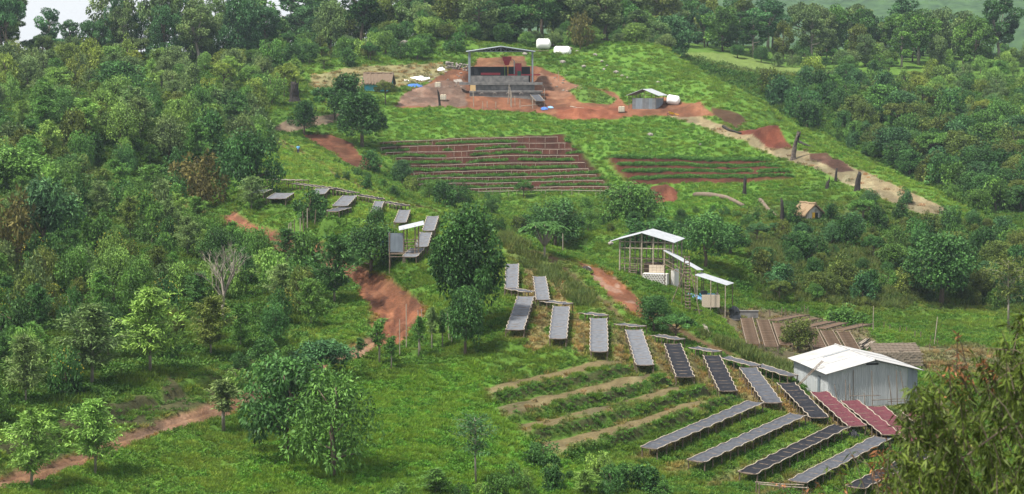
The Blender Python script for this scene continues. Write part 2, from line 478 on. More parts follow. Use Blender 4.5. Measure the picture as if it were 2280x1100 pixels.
# ---------------------------------------------------------------- ground colours (albedo of soil, dry grass, weeds)
C3 = lambda c: np.array(c)[None, None, :]
GC = np.empty(GX.shape + (3,))
g = sstep(0.3, 0.7, NZ2)[..., None]
GC[:] = C3((0.052, 0.108, 0.015)) * (1 - g) + C3((0.080, 0.152, 0.022)) * g
SOILM = np.zeros(GX.shape)
def paint(m, c, amt=1.0, veg=1.0):
    """lay colour c where m; veg says how far it keeps plants away"""
    global GC, SOILM
    k = np.clip(m * amt, 0, 1)
    GC = GC * (1 - k[..., None]) + C3(c) * k[..., None]
    SOILM = np.maximum(SOILM, k * veg)
def ragged(poly, blur=5, amp=0.55):
    m = soft(poly, blur)
    return sstep(0.35, 0.65, m + (NZ1 - 0.5) * amp + (NZ3 - 0.5) * amp * 0.6 - 0.02) * (m > 0.02)
# lusher and drier tracts
paint(soft([(560, 330), (640, 300), (700, 330), (900, 455), (1130, 548), (1120, 640), (960, 600), (760, 480), (600, 430)], 8), (0.108, 0.190, 0.028), 0.8, 0)
paint(soft([(860, 240), (1000, 242), (1200, 255), (1390, 265), (1500, 255), (1700, 330), (1760, 400), (1640, 470), (1400, 500), (1380, 430), (1260, 297), (860, 318)], 8), (0.082, 0.170, 0.022), 0.75, 0)
paint(soft([(800, 850), (1080, 800), (1200, 1000), (1400, 1100), (500, 1100), (700, 900)], 10), (0.074, 0.165, 0.018), 0.8, 0)
paint(soft([(1290, 105), (1480, 112), (1700, 235), (2200, 487), (2150, 500), (1900, 395), (1700, 290), (1500, 230), (1300, 190)], 6), (0.082, 0.165, 0.024), 0.75, 0)
paint(soft([(1640, 470), (1900, 440), (2200, 500), (2280, 700), (1900, 690), (1700, 640)], 10), (0.066, 0.088, 0.022), 0.85, 0)
paint(ragged([(1480, 112), (1560, 118), (1640, 122), (1760, 150), (1900, 170), (2150, 195), (2180, 280), (2060, 265), (1930, 205), (1800, 180), (1640, 160), (1560, 140)], 5), (0.15, 0.19, 0.055), 0.6, 0.1)
paint(ragged([(690, 170), (860, 150), (985, 138), (1010, 150), (960, 178), (880, 195), (690, 197)], 4), (0.20, 0.165, 0.085), 0.85, 0.6)
paint(ragged([(1120, 545), (1260, 575), (1330, 660), (1420, 730), (1380, 735), (1250, 640), (1130, 575)], 5), (0.12, 0.125, 0.04), 0.5, 0.3)
# tan strips of the contour banks and between the tables
dry = (0.205, 0.150, 0.078)
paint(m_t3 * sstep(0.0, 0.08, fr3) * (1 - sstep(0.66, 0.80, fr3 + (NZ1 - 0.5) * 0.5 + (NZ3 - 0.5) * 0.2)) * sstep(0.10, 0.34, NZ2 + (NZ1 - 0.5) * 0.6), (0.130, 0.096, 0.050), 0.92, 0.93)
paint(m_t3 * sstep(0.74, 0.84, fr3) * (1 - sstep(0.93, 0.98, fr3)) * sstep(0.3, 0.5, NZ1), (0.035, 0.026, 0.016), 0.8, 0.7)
paint(m_t4 * sstep(0.10, 0.3, fr4) * (1 - sstep(0.5, 0.7, fr4 + (NZ1 - 0.5) * 0.3)), dry, 0.45, 0.4)
for t in TABLES[:14]:
    a, b = at_depth(*t[0], t[2]), at_depth(*t[1], t[3])
    ax = Vector((b[0] - a[0], b[1] - a[1])).normalized(); sd = Vector((ax.y, -ax.x))
    l2 = [(a[0] + sd.x * 1.9 - ax.x, a[1] + sd.y * 1.9 - ax.y), (b[0] + sd.x * 1.9 + ax.x, b[1] + sd.y * 1.9 + ax.y)]
    paint(1 - sstep(0.5, 1.1, dist_line(l2) + (NZ1 - 0.5) * 1.6), (0.185, 0.130, 0.062), 0.75, 0.7)
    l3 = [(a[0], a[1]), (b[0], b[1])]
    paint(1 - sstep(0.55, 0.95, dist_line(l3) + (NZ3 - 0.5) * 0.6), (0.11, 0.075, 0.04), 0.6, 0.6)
# roads, yards, beds
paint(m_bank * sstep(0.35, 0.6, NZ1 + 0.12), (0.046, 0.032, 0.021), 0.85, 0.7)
redk = np.clip((GX + 14) / 10, 0, 1)[..., None]
paint(m_road, (0.172, 0.088, 0.052), 0.95)
paint(m_road * ruts, (0.105, 0.055, 0.036), 0.7)
paint(m_road * sstep(0.52, 0.68, fbm(GX / 1.5, GY / 1.5, 61)), (0.20, 0.125, 0.085), 0.6)
paint(m_road * sstep(192, 205, GY) , (0.186, 0.077, 0.043), 0.9)
paint(m_gully, (0.190, 0.074, 0.038), 0.95)
paint(m_gully * sstep(0.55, 0.7, fbm(GX / 0.8, GY / 3.0, 41, 2)), (0.093, 0.037, 0.022), 0.8)
paint(m_path, (0.124, 0.065, 0.037), 0.9)
paint(m_rut, (0.093, 0.059, 0.031), 0.85)
paint(m_road2, (0.124, 0.068, 0.037), 0.9)
paint(m_road2 * wide2, (0.185, 0.070, 0.035), 0.95)
paint(m_road2 * wide2 * sstep(0.56, 0.66, fbm(GX / 1.0, GY / 2.6, 51, 2)), (0.24, 0.16, 0.12), 0.6)
red = (0.070, 0.021, 0.014)
paint(m_t1, (0.050, 0.015, 0.011), 0.97, 0.0); SOILM = np.maximum(SOILM, m_t1 * 0.9)
paint(m_t2 * sstep(0.0, 0.1, fr2), red, 0.97, 0.0); SOILM = np.maximum(SOILM, m_t2 * 0.9)
paint(ragged([(672, 298), (735, 298), (785, 318), (800, 345), (852, 372), (800, 380), (735, 338)], 3), (0.105, 0.036, 0.022), 0.95)
yard = [(878, 240), (905, 205), (960, 180), (1000, 155), (1040, 142), (1195, 150), (1245, 168), (1290, 195), (1370, 208), (1395, 236), (1480, 215), (1550, 232), (1600, 262), (1520, 262), (1470, 256), (1395, 262), (1320, 270), (1240, 266), (1200, 254), (1100, 246), (1000, 241), (900, 244)]
paint(ragged(yard, 3, 0.35), (0.165, 0.066, 0.037), 0.97)
paint(ragged([(878, 240), (905, 205), (960, 182), (1035, 178), (1040, 236), (1000, 240)], 3, 0.4), (0.155, 0.096, 0.071), 0.9)
paint(ragged([(1190, 160), (1290, 190), (1290, 215), (1230, 222)], 3, 0.5), (0.186, 0.099, 0.062), 0.7)
paint(ragged([(1240, 240), (1390, 236), (1390, 266), (1300, 272), (1240, 266)], 3, 0.3), (0.161, 0.053, 0.028), 0.9)
paint(ragged([(1262, 204), (1340, 206), (1372, 224), (1360, 233), (1290, 228)], 3, 0.3), (0.075, 0.15, 0.025), 0.95, 0); SOILM *= 1 - soft([(1262, 204), (1340, 206), (1372, 224), (1360, 233), (1290, 228)], 2) * 0.95
paint(ragged([(1062, 131), (1168, 128), (1176, 156), (1050, 156)], 3, 0.3), (0.150, 0.066, 0.038), 0.95)
tanp = [(1480, 256), (1560, 262), (1640, 292), (1700, 318), (1770, 330), (1850, 352), (1930, 385), (2020, 425), (2125, 470), (2060, 478), (1960, 440), (1880, 408), (1760, 360), (1690, 335), (1600, 295)]
paint(ragged(tanp, 3, 0.5), (0.211, 0.158, 0.096), 0.9, 0.9)
paint(ragged([(1640, 290), (1690, 285), (1735, 300), (1768, 330), (1720, 332), (1660, 308)], 2, 0.25), (0.105, 0.028, 0.017), 0.97)
paint(ragged([(1580, 240), (1625, 245), (1665, 270), (1640, 288), (1590, 262)], 2, 0.4), (0.081, 0.031, 0.022), 0.9)
paint(ragged([(1800, 342), (1840, 340), (1905, 380), (1870, 386), (1805, 356)], 2, 0.3), (0.062, 0.028, 0.020), 0.95)
paint(ragged([(1447, 420), (1475, 413), (1500, 420), (1512, 445), (1495, 455), (1455, 452)], 2, 0.25), (0.124, 0.040, 0.025), 0.97)
paint(ragged([(1596, 682), (1700, 682), (1800, 700), (1905, 722), (1955, 760), (1950, 815), (1740, 812), (1650, 762), (1600, 700)], 4, 0.5), (0.118, 0.084, 0.055), 0.85, 0.8)
paint(ragged([(2000, 770), (2160, 765), (2280, 800), (2280, 850), (2060, 830)], 4, 0.6), (0.155, 0.112, 0.071), 0.7, 0.6)
paint(ragged([(640, 265), (760, 250), (760, 268), (640, 292), (600, 288)], 2, 0.4), (0.136, 0.090, 0.068), 0.9)
paint(ragged([(1780, 898), (1900, 890), (2120, 900), (2120, 960), (2000, 950), (1900, 915)], 3, 0.5), (0.087, 0.062, 0.040), 0.6, 0.5)
br = SOILM * sstep(0.42, 0.62, fbm(GX / 3.2, GY / 4.5, 71, 4))
GC = GC * (1 - 0.42 * br[..., None] * C3((0.9, 0.8, 0.75)))
br = SOILM * sstep(0.56, 0.70, fbm(GX / 1.3, GY / 2.2, 77, 3))
GC = GC * (1 + 0.35 * br[..., None] * C3((0.8, 1.1, 1.2)))
GC *= (0.78 + 0.44 * NZ3)[..., None]

ny, nx = GX.shape
me = bpy.data.meshes.new("ground")
vv = np.stack([GX, GY, H], -1).reshape(-1, 3)
idx = np.arange(ny * nx).reshape(ny, nx)
qf = np.stack([idx[:-1, :-1], idx[:-1, 1:], idx[1:, 1:], idx[1:, :-1]], -1).reshape(-1, 4)
me.vertices.add(len(vv)); me.vertices.foreach_set('co', vv.astype(np.float32).ravel())
me.loops.add(qf.size); me.loops.foreach_set('vertex_index', qf.astype(np.int32).ravel())
me.polygons.add(len(qf)); me.polygons.foreach_set('loop_start', np.arange(0, qf.size, 4, dtype=np.int32)); me.polygons.foreach_set('loop_total', np.full(len(qf), 4, np.int32))
me.polygons.foreach_set('use_smooth', np.ones(len(qf), bool))
at = me.color_attributes.new("soil", 'FLOAT_COLOR', 'POINT')
at.data.foreach_set('color', np.concatenate([GC.reshape(-1, 3), np.ones((ny * nx, 1))], 1).astype(np.float32).ravel())
me.update(); me.validate()

gm = bpy.data.materials.new("ground")
nt = nodes_of(gm)
o_ = nt.nodes.new("ShaderNodeOutputMaterial"); b_ = nt.nodes.new("ShaderNodeBsdfPrincipled")
b_.inputs['Roughness'].default_value = 0.95; b_.inputs['Specular IOR Level'].default_value = 0.12
at_ = nt.nodes.new("ShaderNodeVertexColor"); at_.layer_name = "soil"
tc_ = nt.nodes.new("ShaderNodeTexCoord")
n1 = nt.nodes.new("ShaderNodeTexNoise"); n1.inputs['Scale'].default_value = 4.0; n1.inputs['Detail'].default_value = 6; n1.inputs['Roughness'].default_value = 0.7
mr = nt.nodes.new("ShaderNodeMapRange"); mr.inputs['From Min'].default_value = 0.3; mr.inputs['From Max'].default_value = 0.7; mr.inputs['To Min'].default_value = 0.62; mr.inputs['To Max'].default_value = 1.3
mx = nt.nodes.new("ShaderNodeMix"); mx.data_type = 'RGBA'; mx.blend_type = 'MULTIPLY'; mx.inputs['Factor'].default_value = 1
bp = nt.nodes.new("ShaderNodeBump"); bp.inputs['Strength'].default_value = 0.7; bp.inputs['Distance'].default_value = 0.25
nt.links.new(tc_.outputs['Object'], n1.inputs['Vector']); nt.links.new(n1.outputs['Fac'], mr.inputs['Value'])
nt.links.new(at_.outputs['Color'], mx.inputs['A']); nt.links.new(mr.outputs[0], mx.inputs['B'])
nt.links.new(mx.outputs['Result'], b_.inputs['Base Color']); nt.links.new(n1.outputs['Fac'], bp.inputs['Height'])
nt.links.new(bp.outputs[0], b_.inputs['Normal']); nt.links.new(b_.outputs[0], o_.inputs[0])
me.materials.append(gm)
gobj = link("ground", me)
gobj['kind'] = 'structure'

# far wooded hills
def far_hill(name, a0, a1, d0, d1, prof, seed):
    aa = np.linspace(a0, a1, 240); dd = np.linspace(d0, d1, 80)
    A_, D_ = np.meshgrid(aa, dd)
    t = (D_ - d0) / (d1 - d0)
    z = prof(A_, t, D_) + (fbm(A_ * D_ / 60, D_ / 60, seed) - 0.5) * 22 + (fbm(A_ * D_ / 9, D_ / 9, seed + 9, 2) - 0.5) * 7
    X = A_ * D_
    m = MB(); ny_, nx_ = X.shape
    m.v = list(map(tuple, np.stack([X, D_, z], -1).reshape(-1, 3)))
    ii = np.arange(ny_ * nx_).reshape(ny_, nx_)
    m.f = list(map(tuple, np.stack([ii[:-1, :-1], ii[:-1, 1:], ii[1:, 1:], ii[1:, :-1]], -1).reshape(-1, 4)))
    o = m.build(name, mat(name, (0.05, 0.10, 0.03), 0.95, 0.1, col2=(0.018, 0.042, 0.014), scale=0.09, bump=1.0), smooth=True)
    o['kind'] = 'structure'
    return o
far_hill("far_hill", -0.42, 0.42, 690, 2000,
         lambda a, t, d: CAMZ - 35 + t * 30 + sstep(-0.09, 0.26, a + 0.04 * np.sin(a * 30)) * 155 * sstep(0.2, 1.0, t), 3)

# ---------------------------------------------------------------- foliage materials
def leaf_mat(name, instancer=False, trans=0.18, gloss=0.16, lo=0.4, hi=1.75, yel=0.38, rough=0.55):
    m = bpy.data.materials.new(name)
    nt = nodes_of(m); L = nt.links.new
    o = nt.nodes.new("ShaderNodeOutputMaterial")
    if instancer:
        src = nt.nodes.new("ShaderNodeAttribute"); src.attribute_type = 'INSTANCER'; src.attribute_name = 'tint'; c0 = src.outputs['Color']
    else:
        src = nt.nodes.new("ShaderNodeObjectInfo"); c0 = src.outputs['Color']
    va = nt.nodes.new("ShaderNodeAttribute"); va.attribute_name = 'var'
    mr = nt.nodes.new("ShaderNodeMapRange"); mr.inputs['To Min'].default_value = lo; mr.inputs['To Max'].default_value = hi
    L(va.outputs['Fac'], mr.inputs['Value'])
    mu = nt.nodes.new("ShaderNodeMix"); mu.data_type = 'RGBA'; mu.blend_type = 'MULTIPLY'; mu.inputs['Factor'].default_value = 1
    L(c0, mu.inputs['A']); L(mr.outputs[0], mu.inputs['B'])
    ye = nt.nodes.new("ShaderNodeMix"); ye.data_type = 'RGBA'; ye.blend_type = 'MULTIPLY'
    ye.inputs['B'].default_value = (1.55, 1.15, 0.7, 1)
    pw = nt.nodes.new("ShaderNodeMath"); pw.operation = 'MULTIPLY'; pw.inputs[1].default_value = yel
    L(va.outputs['Fac'], pw.inputs[0]); L(pw.outputs[0], ye.inputs['Factor']); L(mu.outputs['Result'], ye.inputs['A'])
    b = nt.nodes.new("ShaderNodeBsdfPrincipled"); b.inputs['Roughness'].default_value = rough; b.inputs['Specular IOR Level'].default_value = gloss
    t = nt.nodes.new("ShaderNodeBsdfTranslucent"); mxs = nt.nodes.new("ShaderNodeMixShader"); mxs.inputs[0].default_value = trans
    L(ye.outputs['Result'], b.inputs['Base Color']); L(ye.outputs['Result'], t.inputs['Color'])
    L(b.outputs[0], mxs.inputs[1]); L(t.outputs[0], mxs.inputs[2]); L(mxs.outputs[0], o.inputs[0])
    return m
M_LEAF = leaf_mat("leaf")
M_TUFT = leaf_mat("weed_leaf", True, 0.25, 0.2, 0.6, 1.4, 0.3, 0.6)
M_BARK = mat("bark", (0.16, 0.125, 0.095), 0.9, 0.15, col2=(0.06, 0.045, 0.035), scale=9, bump=0.6, stretch=(1, 1, 0.25))
M_PALE = mat("pale_bark", (0.34, 0.30, 0.25), 0.9, 0.15, col2=(0.14, 0.12, 0.10), scale=7, bump=0.5, stretch=(1, 1, 0.25))
M_CHAR = mat("charred_wood", (0.045, 0.038, 0.034), 0.9, 0.2, col2=(0.010, 0.009, 0.009), scale=6, bump=0.8, stretch=(1, 1, 0.2))

# ---------------------------------------------------------------- foliage meshes
def unit(a):
    return a / (np.linalg.norm(a, axis=-1, keepdims=True) + 1e-9)
def leaf_mesh(name, pos, dirs, L, W, var, m, r, fold=0.25, mid=0.45):
    """many folded leaves: base pos, direction dirs, length L, half width W"""
    n = len(pos)
    s = unit(np.cross(dirs, unit(r.normal(size=(n, 3)) + np.array([0, 0, 1.2]))))
    nn = np.cross(s, dirs)
    L = np.broadcast_to(L, (n,))[:, None]; W = np.broadcast_to(W, (n,))[:, None]
    p0 = pos; p2 = pos + dirs * L - np.array([0, 0, 1.0]) * L * 0.12
    c = pos + dirs * L * mid
    p1 = c + s * W + nn * W * fold; p3 = c - s * W + nn * W * fold
    vv = np.stack([p0, p1, p2, p3], 1).reshape(-1, 3)
    me = bpy.data.meshes.new(name)
    me.vertices.add(4 * n); me.vertices.foreach_set('co', vv.astype(np.float32).ravel())
    me.loops.add(4 * n); me.loops.foreach_set('vertex_index', np.arange(4 * n, dtype=np.int32))
    me.polygons.add(n); me.polygons.foreach_set('loop_start', np.arange(0, 4 * n, 4, dtype=np.int32)); me.polygons.foreach_set('loop_total', np.full(n, 4, np.int32))
    a = me.attributes.new('var', 'FLOAT', 'POINT')
    a.data.foreach_set('value', np.repeat(np.clip(var, 0, 1), 4).astype(np.float32))
    me.materials.append(m); me.update()
    return me
def clump_leaves(cl, per, r, out=0.8, droop=0.1, flat=1.0, shell=0.55):
    """leaves spread over balls cl = (x, y, z, radius)"""
    n = len(cl) * per
    k = np.repeat(np.arange(len(cl)), per)
    d = unit(r.normal(size=(n, 3)))
    rad = cl[k, 3] * (shell + (1 - shell) * r.random(n) ** 0.6)
    off = d * rad[:, None]; off[:, 2] *= flat
    pos = cl[k, :3] + off
    dirs = unit(d * out + unit(r.normal(size=(n, 3))) * 0.7 + np.array([0, 0, -droop]))
    var = np.clip(0.45 + 0.22 * r.normal(size=len(cl))[k] + 0.16 * r.normal(size=n), 0, 1)
    return pos, dirs, var
def limbs(cl, H, trunk_r, r, fork=0.4, nl=9, lean=0.04, bark=None, top=0.8):
    m = MB()
    sway = [Vector((r.normal() * lean * H * t, r.normal() * lean * H * t, H * top * t)) for t in (0, 0.25, 0.5, 0.75, 1)]
    sway[0] = Vector((0, 0, -0.4))
    m.tube(sway, [trunk_r * 1.25, trunk_r, trunk_r * 0.85, trunk_r * 0.6, trunk_r * 0.3], 7)
    for c in cl[r.permutation(len(cl))[:nl]]:
        t = fork + (0.95 - fork) * r.random()
        t = min(t, max(0.12, c[2] / (H * top) * 0.8))
        i = min(int(t * 4), 3); f = t * 4 - i
        a = sway[i].lerp(sway[i + 1], f); b = Vector(c[:3]); mid = a.lerp(b, 0.5) + Vector((0, 0, -0.06 * H * (r.random() - 0.3)))
        m.tube([a, mid, b], [trunk_r * 0.5, trunk_r * 0.33, trunk_r * 0.12], 5)
    return m.mesh("trunk", bark or M_BARK, True)
PROTO = {}
def proto(kind, H, W, trunk, crown):
    PROTO.setdefault(kind, []).append((H, W, trunk, crown))

def mk_round(seed, H=8.0, W=6.6, nc=80, per=85, leaf=0.34, lw=0.10, bare=0.1, kind='round', droop=0.25, squash=1.0):
    r = np.random.default_rng(seed)
    d = unit(r.normal(size=(nc, 3))); d[:, 2] = np.where(d[:, 2] < -0.75, -d[:, 2], d[:, 2])
    q = (0.62 + 0.30 * r.random(nc)); q[: nc // 5] *= 0.5
    zc = H * (bare + (1 - bare) * 0.5); rz = H * (1 - bare) * 0.5
    lump = 1 + 0.16 * np.sin(d[:, 0] * 5 + seed) * np.cos(d[:, 1] * 4 + seed * 2)
    cl = np.zeros((nc, 4))
    cl[:, 0] = d[:, 0] * q * W / 2 * lump; cl[:, 1] = d[:, 1] * q * W / 2 * lump
    cl[:, 2] = zc + d[:, 2] * q * rz * 0.95 * lump
    cl[:, 3] = W * (0.085 + 0.06 * r.random(nc))
    pos, dirs, var = clump_leaves(cl, per, r, 0.85, droop)
    pos[:, 2] = np.maximum(pos[:, 2], 0.1)
    proto(kind, H, W, limbs(cl, H, 0.028 * H, r, 0.25), leaf_mesh("crown", pos, dirs, leaf * (0.7 + 0.6 * r.random(len(pos))), lw * (0.8 + 0.4 * r.random(len(pos))), var, M_LEAF, r))
for s in (1, 2, 3): mk_round(s)
mk_round(18, 7.0, 7.2, 62, 80, 0.34, 0.07, -0.10, 'low', 0.2)
mk_round(17, 11.0, 8.0, 150, 95, 0.36, 0.10, 0.14, 'dome')
for s in (4, 5): mk_round(s, 7.0, 7.2, 60, 90, 0.36, 0.085, 0.12, 'broad', 0.45)
mk_round(6, 7.0, 7.2, 62, 85, 0.40, 0.085, 0.10, 'bigleaf', 0.5); mk_round(16, 7.0, 6.4, 62, 85, 0.40, 0.085, 0.10, 'bigleaf', 0.5)
for s in (7, 8, 9, 10): mk_round(s, 3.0, 3.8, 34, 70, 0.30, 0.075, -0.25, 'bush', 0.05)
for s in (11, 12): mk_round(s, 3.0, 3.6, 26, 70, 0.34, 0.05, -0.1, 'loose', 0.0)

def mk_feather(seed, H=6.5, W=4.6, kind='feather', nb=50, per=95, start=0.20, pw=0.42, leaf=0.36, lw=0.05):
    r = np.random.default_rng(seed)
    P, D, Vr, br = [], [], [], MB()
    tr = [Vector((0, 0, -0.4)), Vector((0.05 * r.normal(), 0.05 * r.normal(), H * 0.35)), Vector((0.12 * r.normal(), 0.12 * r.normal(), H * 0.7)), Vector((0.15 * r.normal(), 0.15 * r.normal(), H * 0.97))]
    br.tube(tr, [0.11, 0.09, 0.06, 0.02], 7)
    for k in range(nb):
        h = start + (0.97 - start) * ((k + r.random()) / nb)
        az = k * 2.399 + r.normal() * 0.3
        Lb = W / 2 * max(0.16, (1 - (h - start) / (1 - start)) ** pw) * (0.30 + 0.85 * r.random()) * (1.0 if h > start + 0.1 else 0.75)
        i = min(int(h / 0.97 * 3), 2); f = h / 0.97 * 3 - i
        a = tr[i].lerp(tr[i + 1], min(f, 1)); a.z = h * H * 0.97
        rise = 0.55 * Lb * (0.4 + 0.8 * r.random())
        b = a + Vector((math.cos(az) * Lb, math.sin(az) * Lb, rise))
        mid = a.lerp(b, 0.5) + Vector((0, 0, 0.10 * Lb))
        br.tube([a, mid, b], [0.028, 0.02, 0.006], 4, False)
        t = r.random(per) ** 0.65
        A_, M_, B_ = np.array(a), np.array(mid), np.array(b)
        p = (1 - t)[:, None] ** 2 * A_ + 2 * (t * (1 - t))[:, None] * M_ + t[:, None] ** 2 * B_
        p = p + r.normal(size=(per, 3)) * np.array([0.17, 0.17, 0.10]) * (0.4 + 0.6 * Lb)
        ax = unit((B_ - A_)[None])
        P.append(p); D.append(unit(ax * 0.7 + r.normal(size=(per, 3)) * 0.6 + np.array([0, 0, 0.1 - 0.35 * r.random()])))
        Vr.append(np.clip(0.35 + 0.3 * t + 0.15 * r.normal() + 0.12 * r.normal(size=per), 0, 1))
    P, D, Vr = np.concatenate(P), np.concatenate(D), np.concatenate(Vr)
    proto(kind, H, W, br.mesh("trunk", M_PALE, True), leaf_mesh("crown", P, D, leaf * (0.6 + 0.8 * r.random(len(P))), lw, Vr, M_LEAF, r))
for s in (21, 22, 23, 24): mk_feather(s)
for s in (25, 26): mk_feather(s, 4.5, 2.2, 'sapling', 26, 60, 0.42, 0.5, 0.30, 0.05)
mk_feather(27, 6.0, 5.2, 'airy', 34, 60, 0.42, 0.25, 0.26, 0.05)

def mk_tall(seed, H=15.0, W=9.0, nc=17, per=330, kind='tall', base=0.42, flat=0.6, leaf=0.52, lw=0.15, bark=None):
    r = np.random.default_rng(seed)
    cl = np.zeros((nc, 4))
    for k in range(nc):
        h = base + (0.98 - base) * ((k + 0.5 * r.random()) / nc)
        az = k * 2.399 + r.normal() * 0.5
        rr = W / 2 * math.sin(math.pi * min(0.94, 0.2 + 0.72 * (h - base) / (1 - base))) * (0.35 + 0.6 * r.random())
        cl[k] = (math.cos(az) * rr, math.sin(az) * rr, h * H - 0.5, W * (0.11 + 0.09 * r.random()))
    pos, dirs, var = clump_leaves(cl, per, r, 0.7, 0.15, flat, 0.45)
    proto(kind, H, W, limbs(cl, H, 0.020 * H, r, 0.42, nc, 0.03, bark, 0.86), leaf_mesh("crown", pos, dirs, leaf * (0.6 + 0.7 * r.random(len(pos))), lw, var, M_LEAF, r))
for s in (31, 32, 33, 34, 35): mk_tall(s, bark=M_PALE if s % 2 else M_BARK)
for s in (36, 37, 38): mk_tall(s, 11.0, 10.0, 20, 290, 'forest', 0.22, 0.65, 0.48, 0.15)
def mk_umbrella(seed, kind='umbrella', H=7.0, W=8.0, nl=26):
    r = np.random.default_rng(seed)
    cl = np.zeros((nl, 4))
    for k in range(nl):
        az = k * 2.399 + r.normal() * 0.3; rr = W / 2 * math.sqrt((k + 0.5) / nl) * 0.9
        cl[k] = (math.cos(az) * rr, math.sin(az) * rr, H * (0.9 - 0.30 * (rr / (W / 2)) ** 2 - 0.22 * r.random()), W * (0.08 + 0.05 * r.random()))
    pos, dirs, var = clump_leaves(cl, 200, r, 0.6, 0.0, 0.42, 0.3)
    proto(kind, H, W, limbs(cl, H, 0.03 * H, r, 0.3, 14, 0.03, None, 0.7), leaf_mesh("crown", pos, dirs, 0.36 * (0.6 + 0.7 * r.random(len(pos))), 0.09, var, M_LEAF, r))
for s in (41, 42): mk_umbrella(s)
def mk_frond(seed):
    r = np.random.default_rng(seed)
    H, W = 5.2, 6.2
    m = MB(); P, D, Vr = [], [], []
    m.tube([(0, 0, -0.4), (0.05, 0, 1.6)], [0.16, 0.12], 7)
    tips = []
    for k in range(11):
        az = k * 2.399; rr = 0.5 + 1.3 * r.random(); tip = Vector((math.cos(az) * rr, math.sin(az) * rr, 3.6 + 0.9 * r.random()))
        m.tube([(0.05, 0, 1.5), (tip.x * 0.5, tip.y * 0.5, 2.5), tip], [0.10, 0.07, 0.04], 5); tips.append(tip)
    for tip in tips:
        for q in range(11):
            az = r.random() * 6.28; Lf = 1.3 + 0.5 * r.random(); up = 0.25 + 0.4 * r.random()
            t = np.repeat(np.linspace(0.12, 1, 20), 2)
            sd = np.tile([-1, 1], 20)
            dx, dy = math.cos(az), math.sin(az)
            p = np.stack([tip.x + dx * Lf * t, tip.y + dy * Lf * t, tip.z + up * t - 0.95 * t * t], 1)
            dr = np.stack([dx * 0.45 - dy * sd, dy * 0.45 + dx * sd, np.full(40, -0.35)], 1)
            P.append(p); D.append(unit(dr)); Vr.append(np.clip(np.full(40, 0.45 + 0.2 * r.normal()), 0, 1))
    P, D, Vr = np.concatenate(P), np.concatenate(D), np.concatenate(Vr)
    proto('frond', H, W, m.mesh("trunk", M_PALE, True), leaf_mesh("crown", P, D, 0.34, 0.06, Vr, M_LEAF, r))
mk_frond(51)
def mk_bare(seed, H=8.5, W=5.0):
    r = np.random.default_rng(seed); m = MB(); t = MB()
    def grow(p, d, L, rad, dep):
        q = p + d * L; mid = p + d * L * 0.5 + Vector(r.normal(size=3)) * 0.04 * L
        (m if dep > 1 else t).tube([p, mid, q], [rad, rad * 0.8, rad * 0.6], 6 if dep < 2 else 3, False)
        if dep >= 5: return
        for _ in range(3 if dep > 0 else 5):
            g = Vector(r.normal(size=3)); g -= d * g.dot(d)
            grow(p + d * L * (0.45 + 0.55 * r.random()), (d + g.normalized() * (0.35 + 0.25 * r.random()) + Vector((0, 0, 0.18))).normalized(), L * (0.60 + 0.14 * r.random()), rad * 0.52, dep + 1)
    grow(Vector((0, 0, -0.3)), Vector((0.03, 0, 1)).normalized(), H * 0.33, 0.15, 0)
    proto('bare', H, W, t.mesh("trunk", M_PALE, True), m.mesh("branches", M_PALE, False))
mk_bare(61)

TINT = {'dark green': (0.022, 0.066, 0.018), 'deep green': (0.030, 0.085, 0.024), 'mid green': (0.048, 0.118, 0.026), 'light green': (0.085, 0.170, 0.040),
        'yellowish green': (0.098, 0.150, 0.030), 'olive green': (0.056, 0.090, 0.021), 'grey green': (0.066, 0.118, 0.044), 'bluish green': (0.032, 0.090, 0.036), 'brownish green': (0.075, 0.078, 0.026)}
WORD = {'low': ('leafy_tree', 'low-crowned leafy tree', 'tree'), 'dome': ('leafy_tree', 'domed leafy tree', 'tree'), 'round': ('leafy_tree', 'round leafy tree', 'tree'), 'broad': ('leafy_tree', 'broad leafy tree', 'tree'), 'bigleaf': ('large_leaved_tree', 'large-leaved tree', 'tree'), 'bush': ('bush', 'bush', 'bush'), 'loose': ('shrub', 'wispy shrub', 'shrub'),
        'feather': ('feathery_tree', 'feathery young tree', 'tree'), 'sapling': ('sapling', 'thin sapling', 'tree'), 'airy': ('young_tree', 'airy young tree', 'tree'), 'tall': ('tall_tree', 'tall forest tree', 'tree'), 'forest': ('forest_tree', 'spreading forest tree', 'tree'),
        'umbrella': ('flat_topped_tree', 'flat-topped tree', 'tree'), 'frond': ('fern_leaved_tree', 'fern-leaved tree', 'tree'), 'bare': ('bare_tree', 'leafless grey tree', 'tree')}
PLANTS = []      # (empty, key label, group, u)
SPOTS = []       # occupied (x, y, radius)
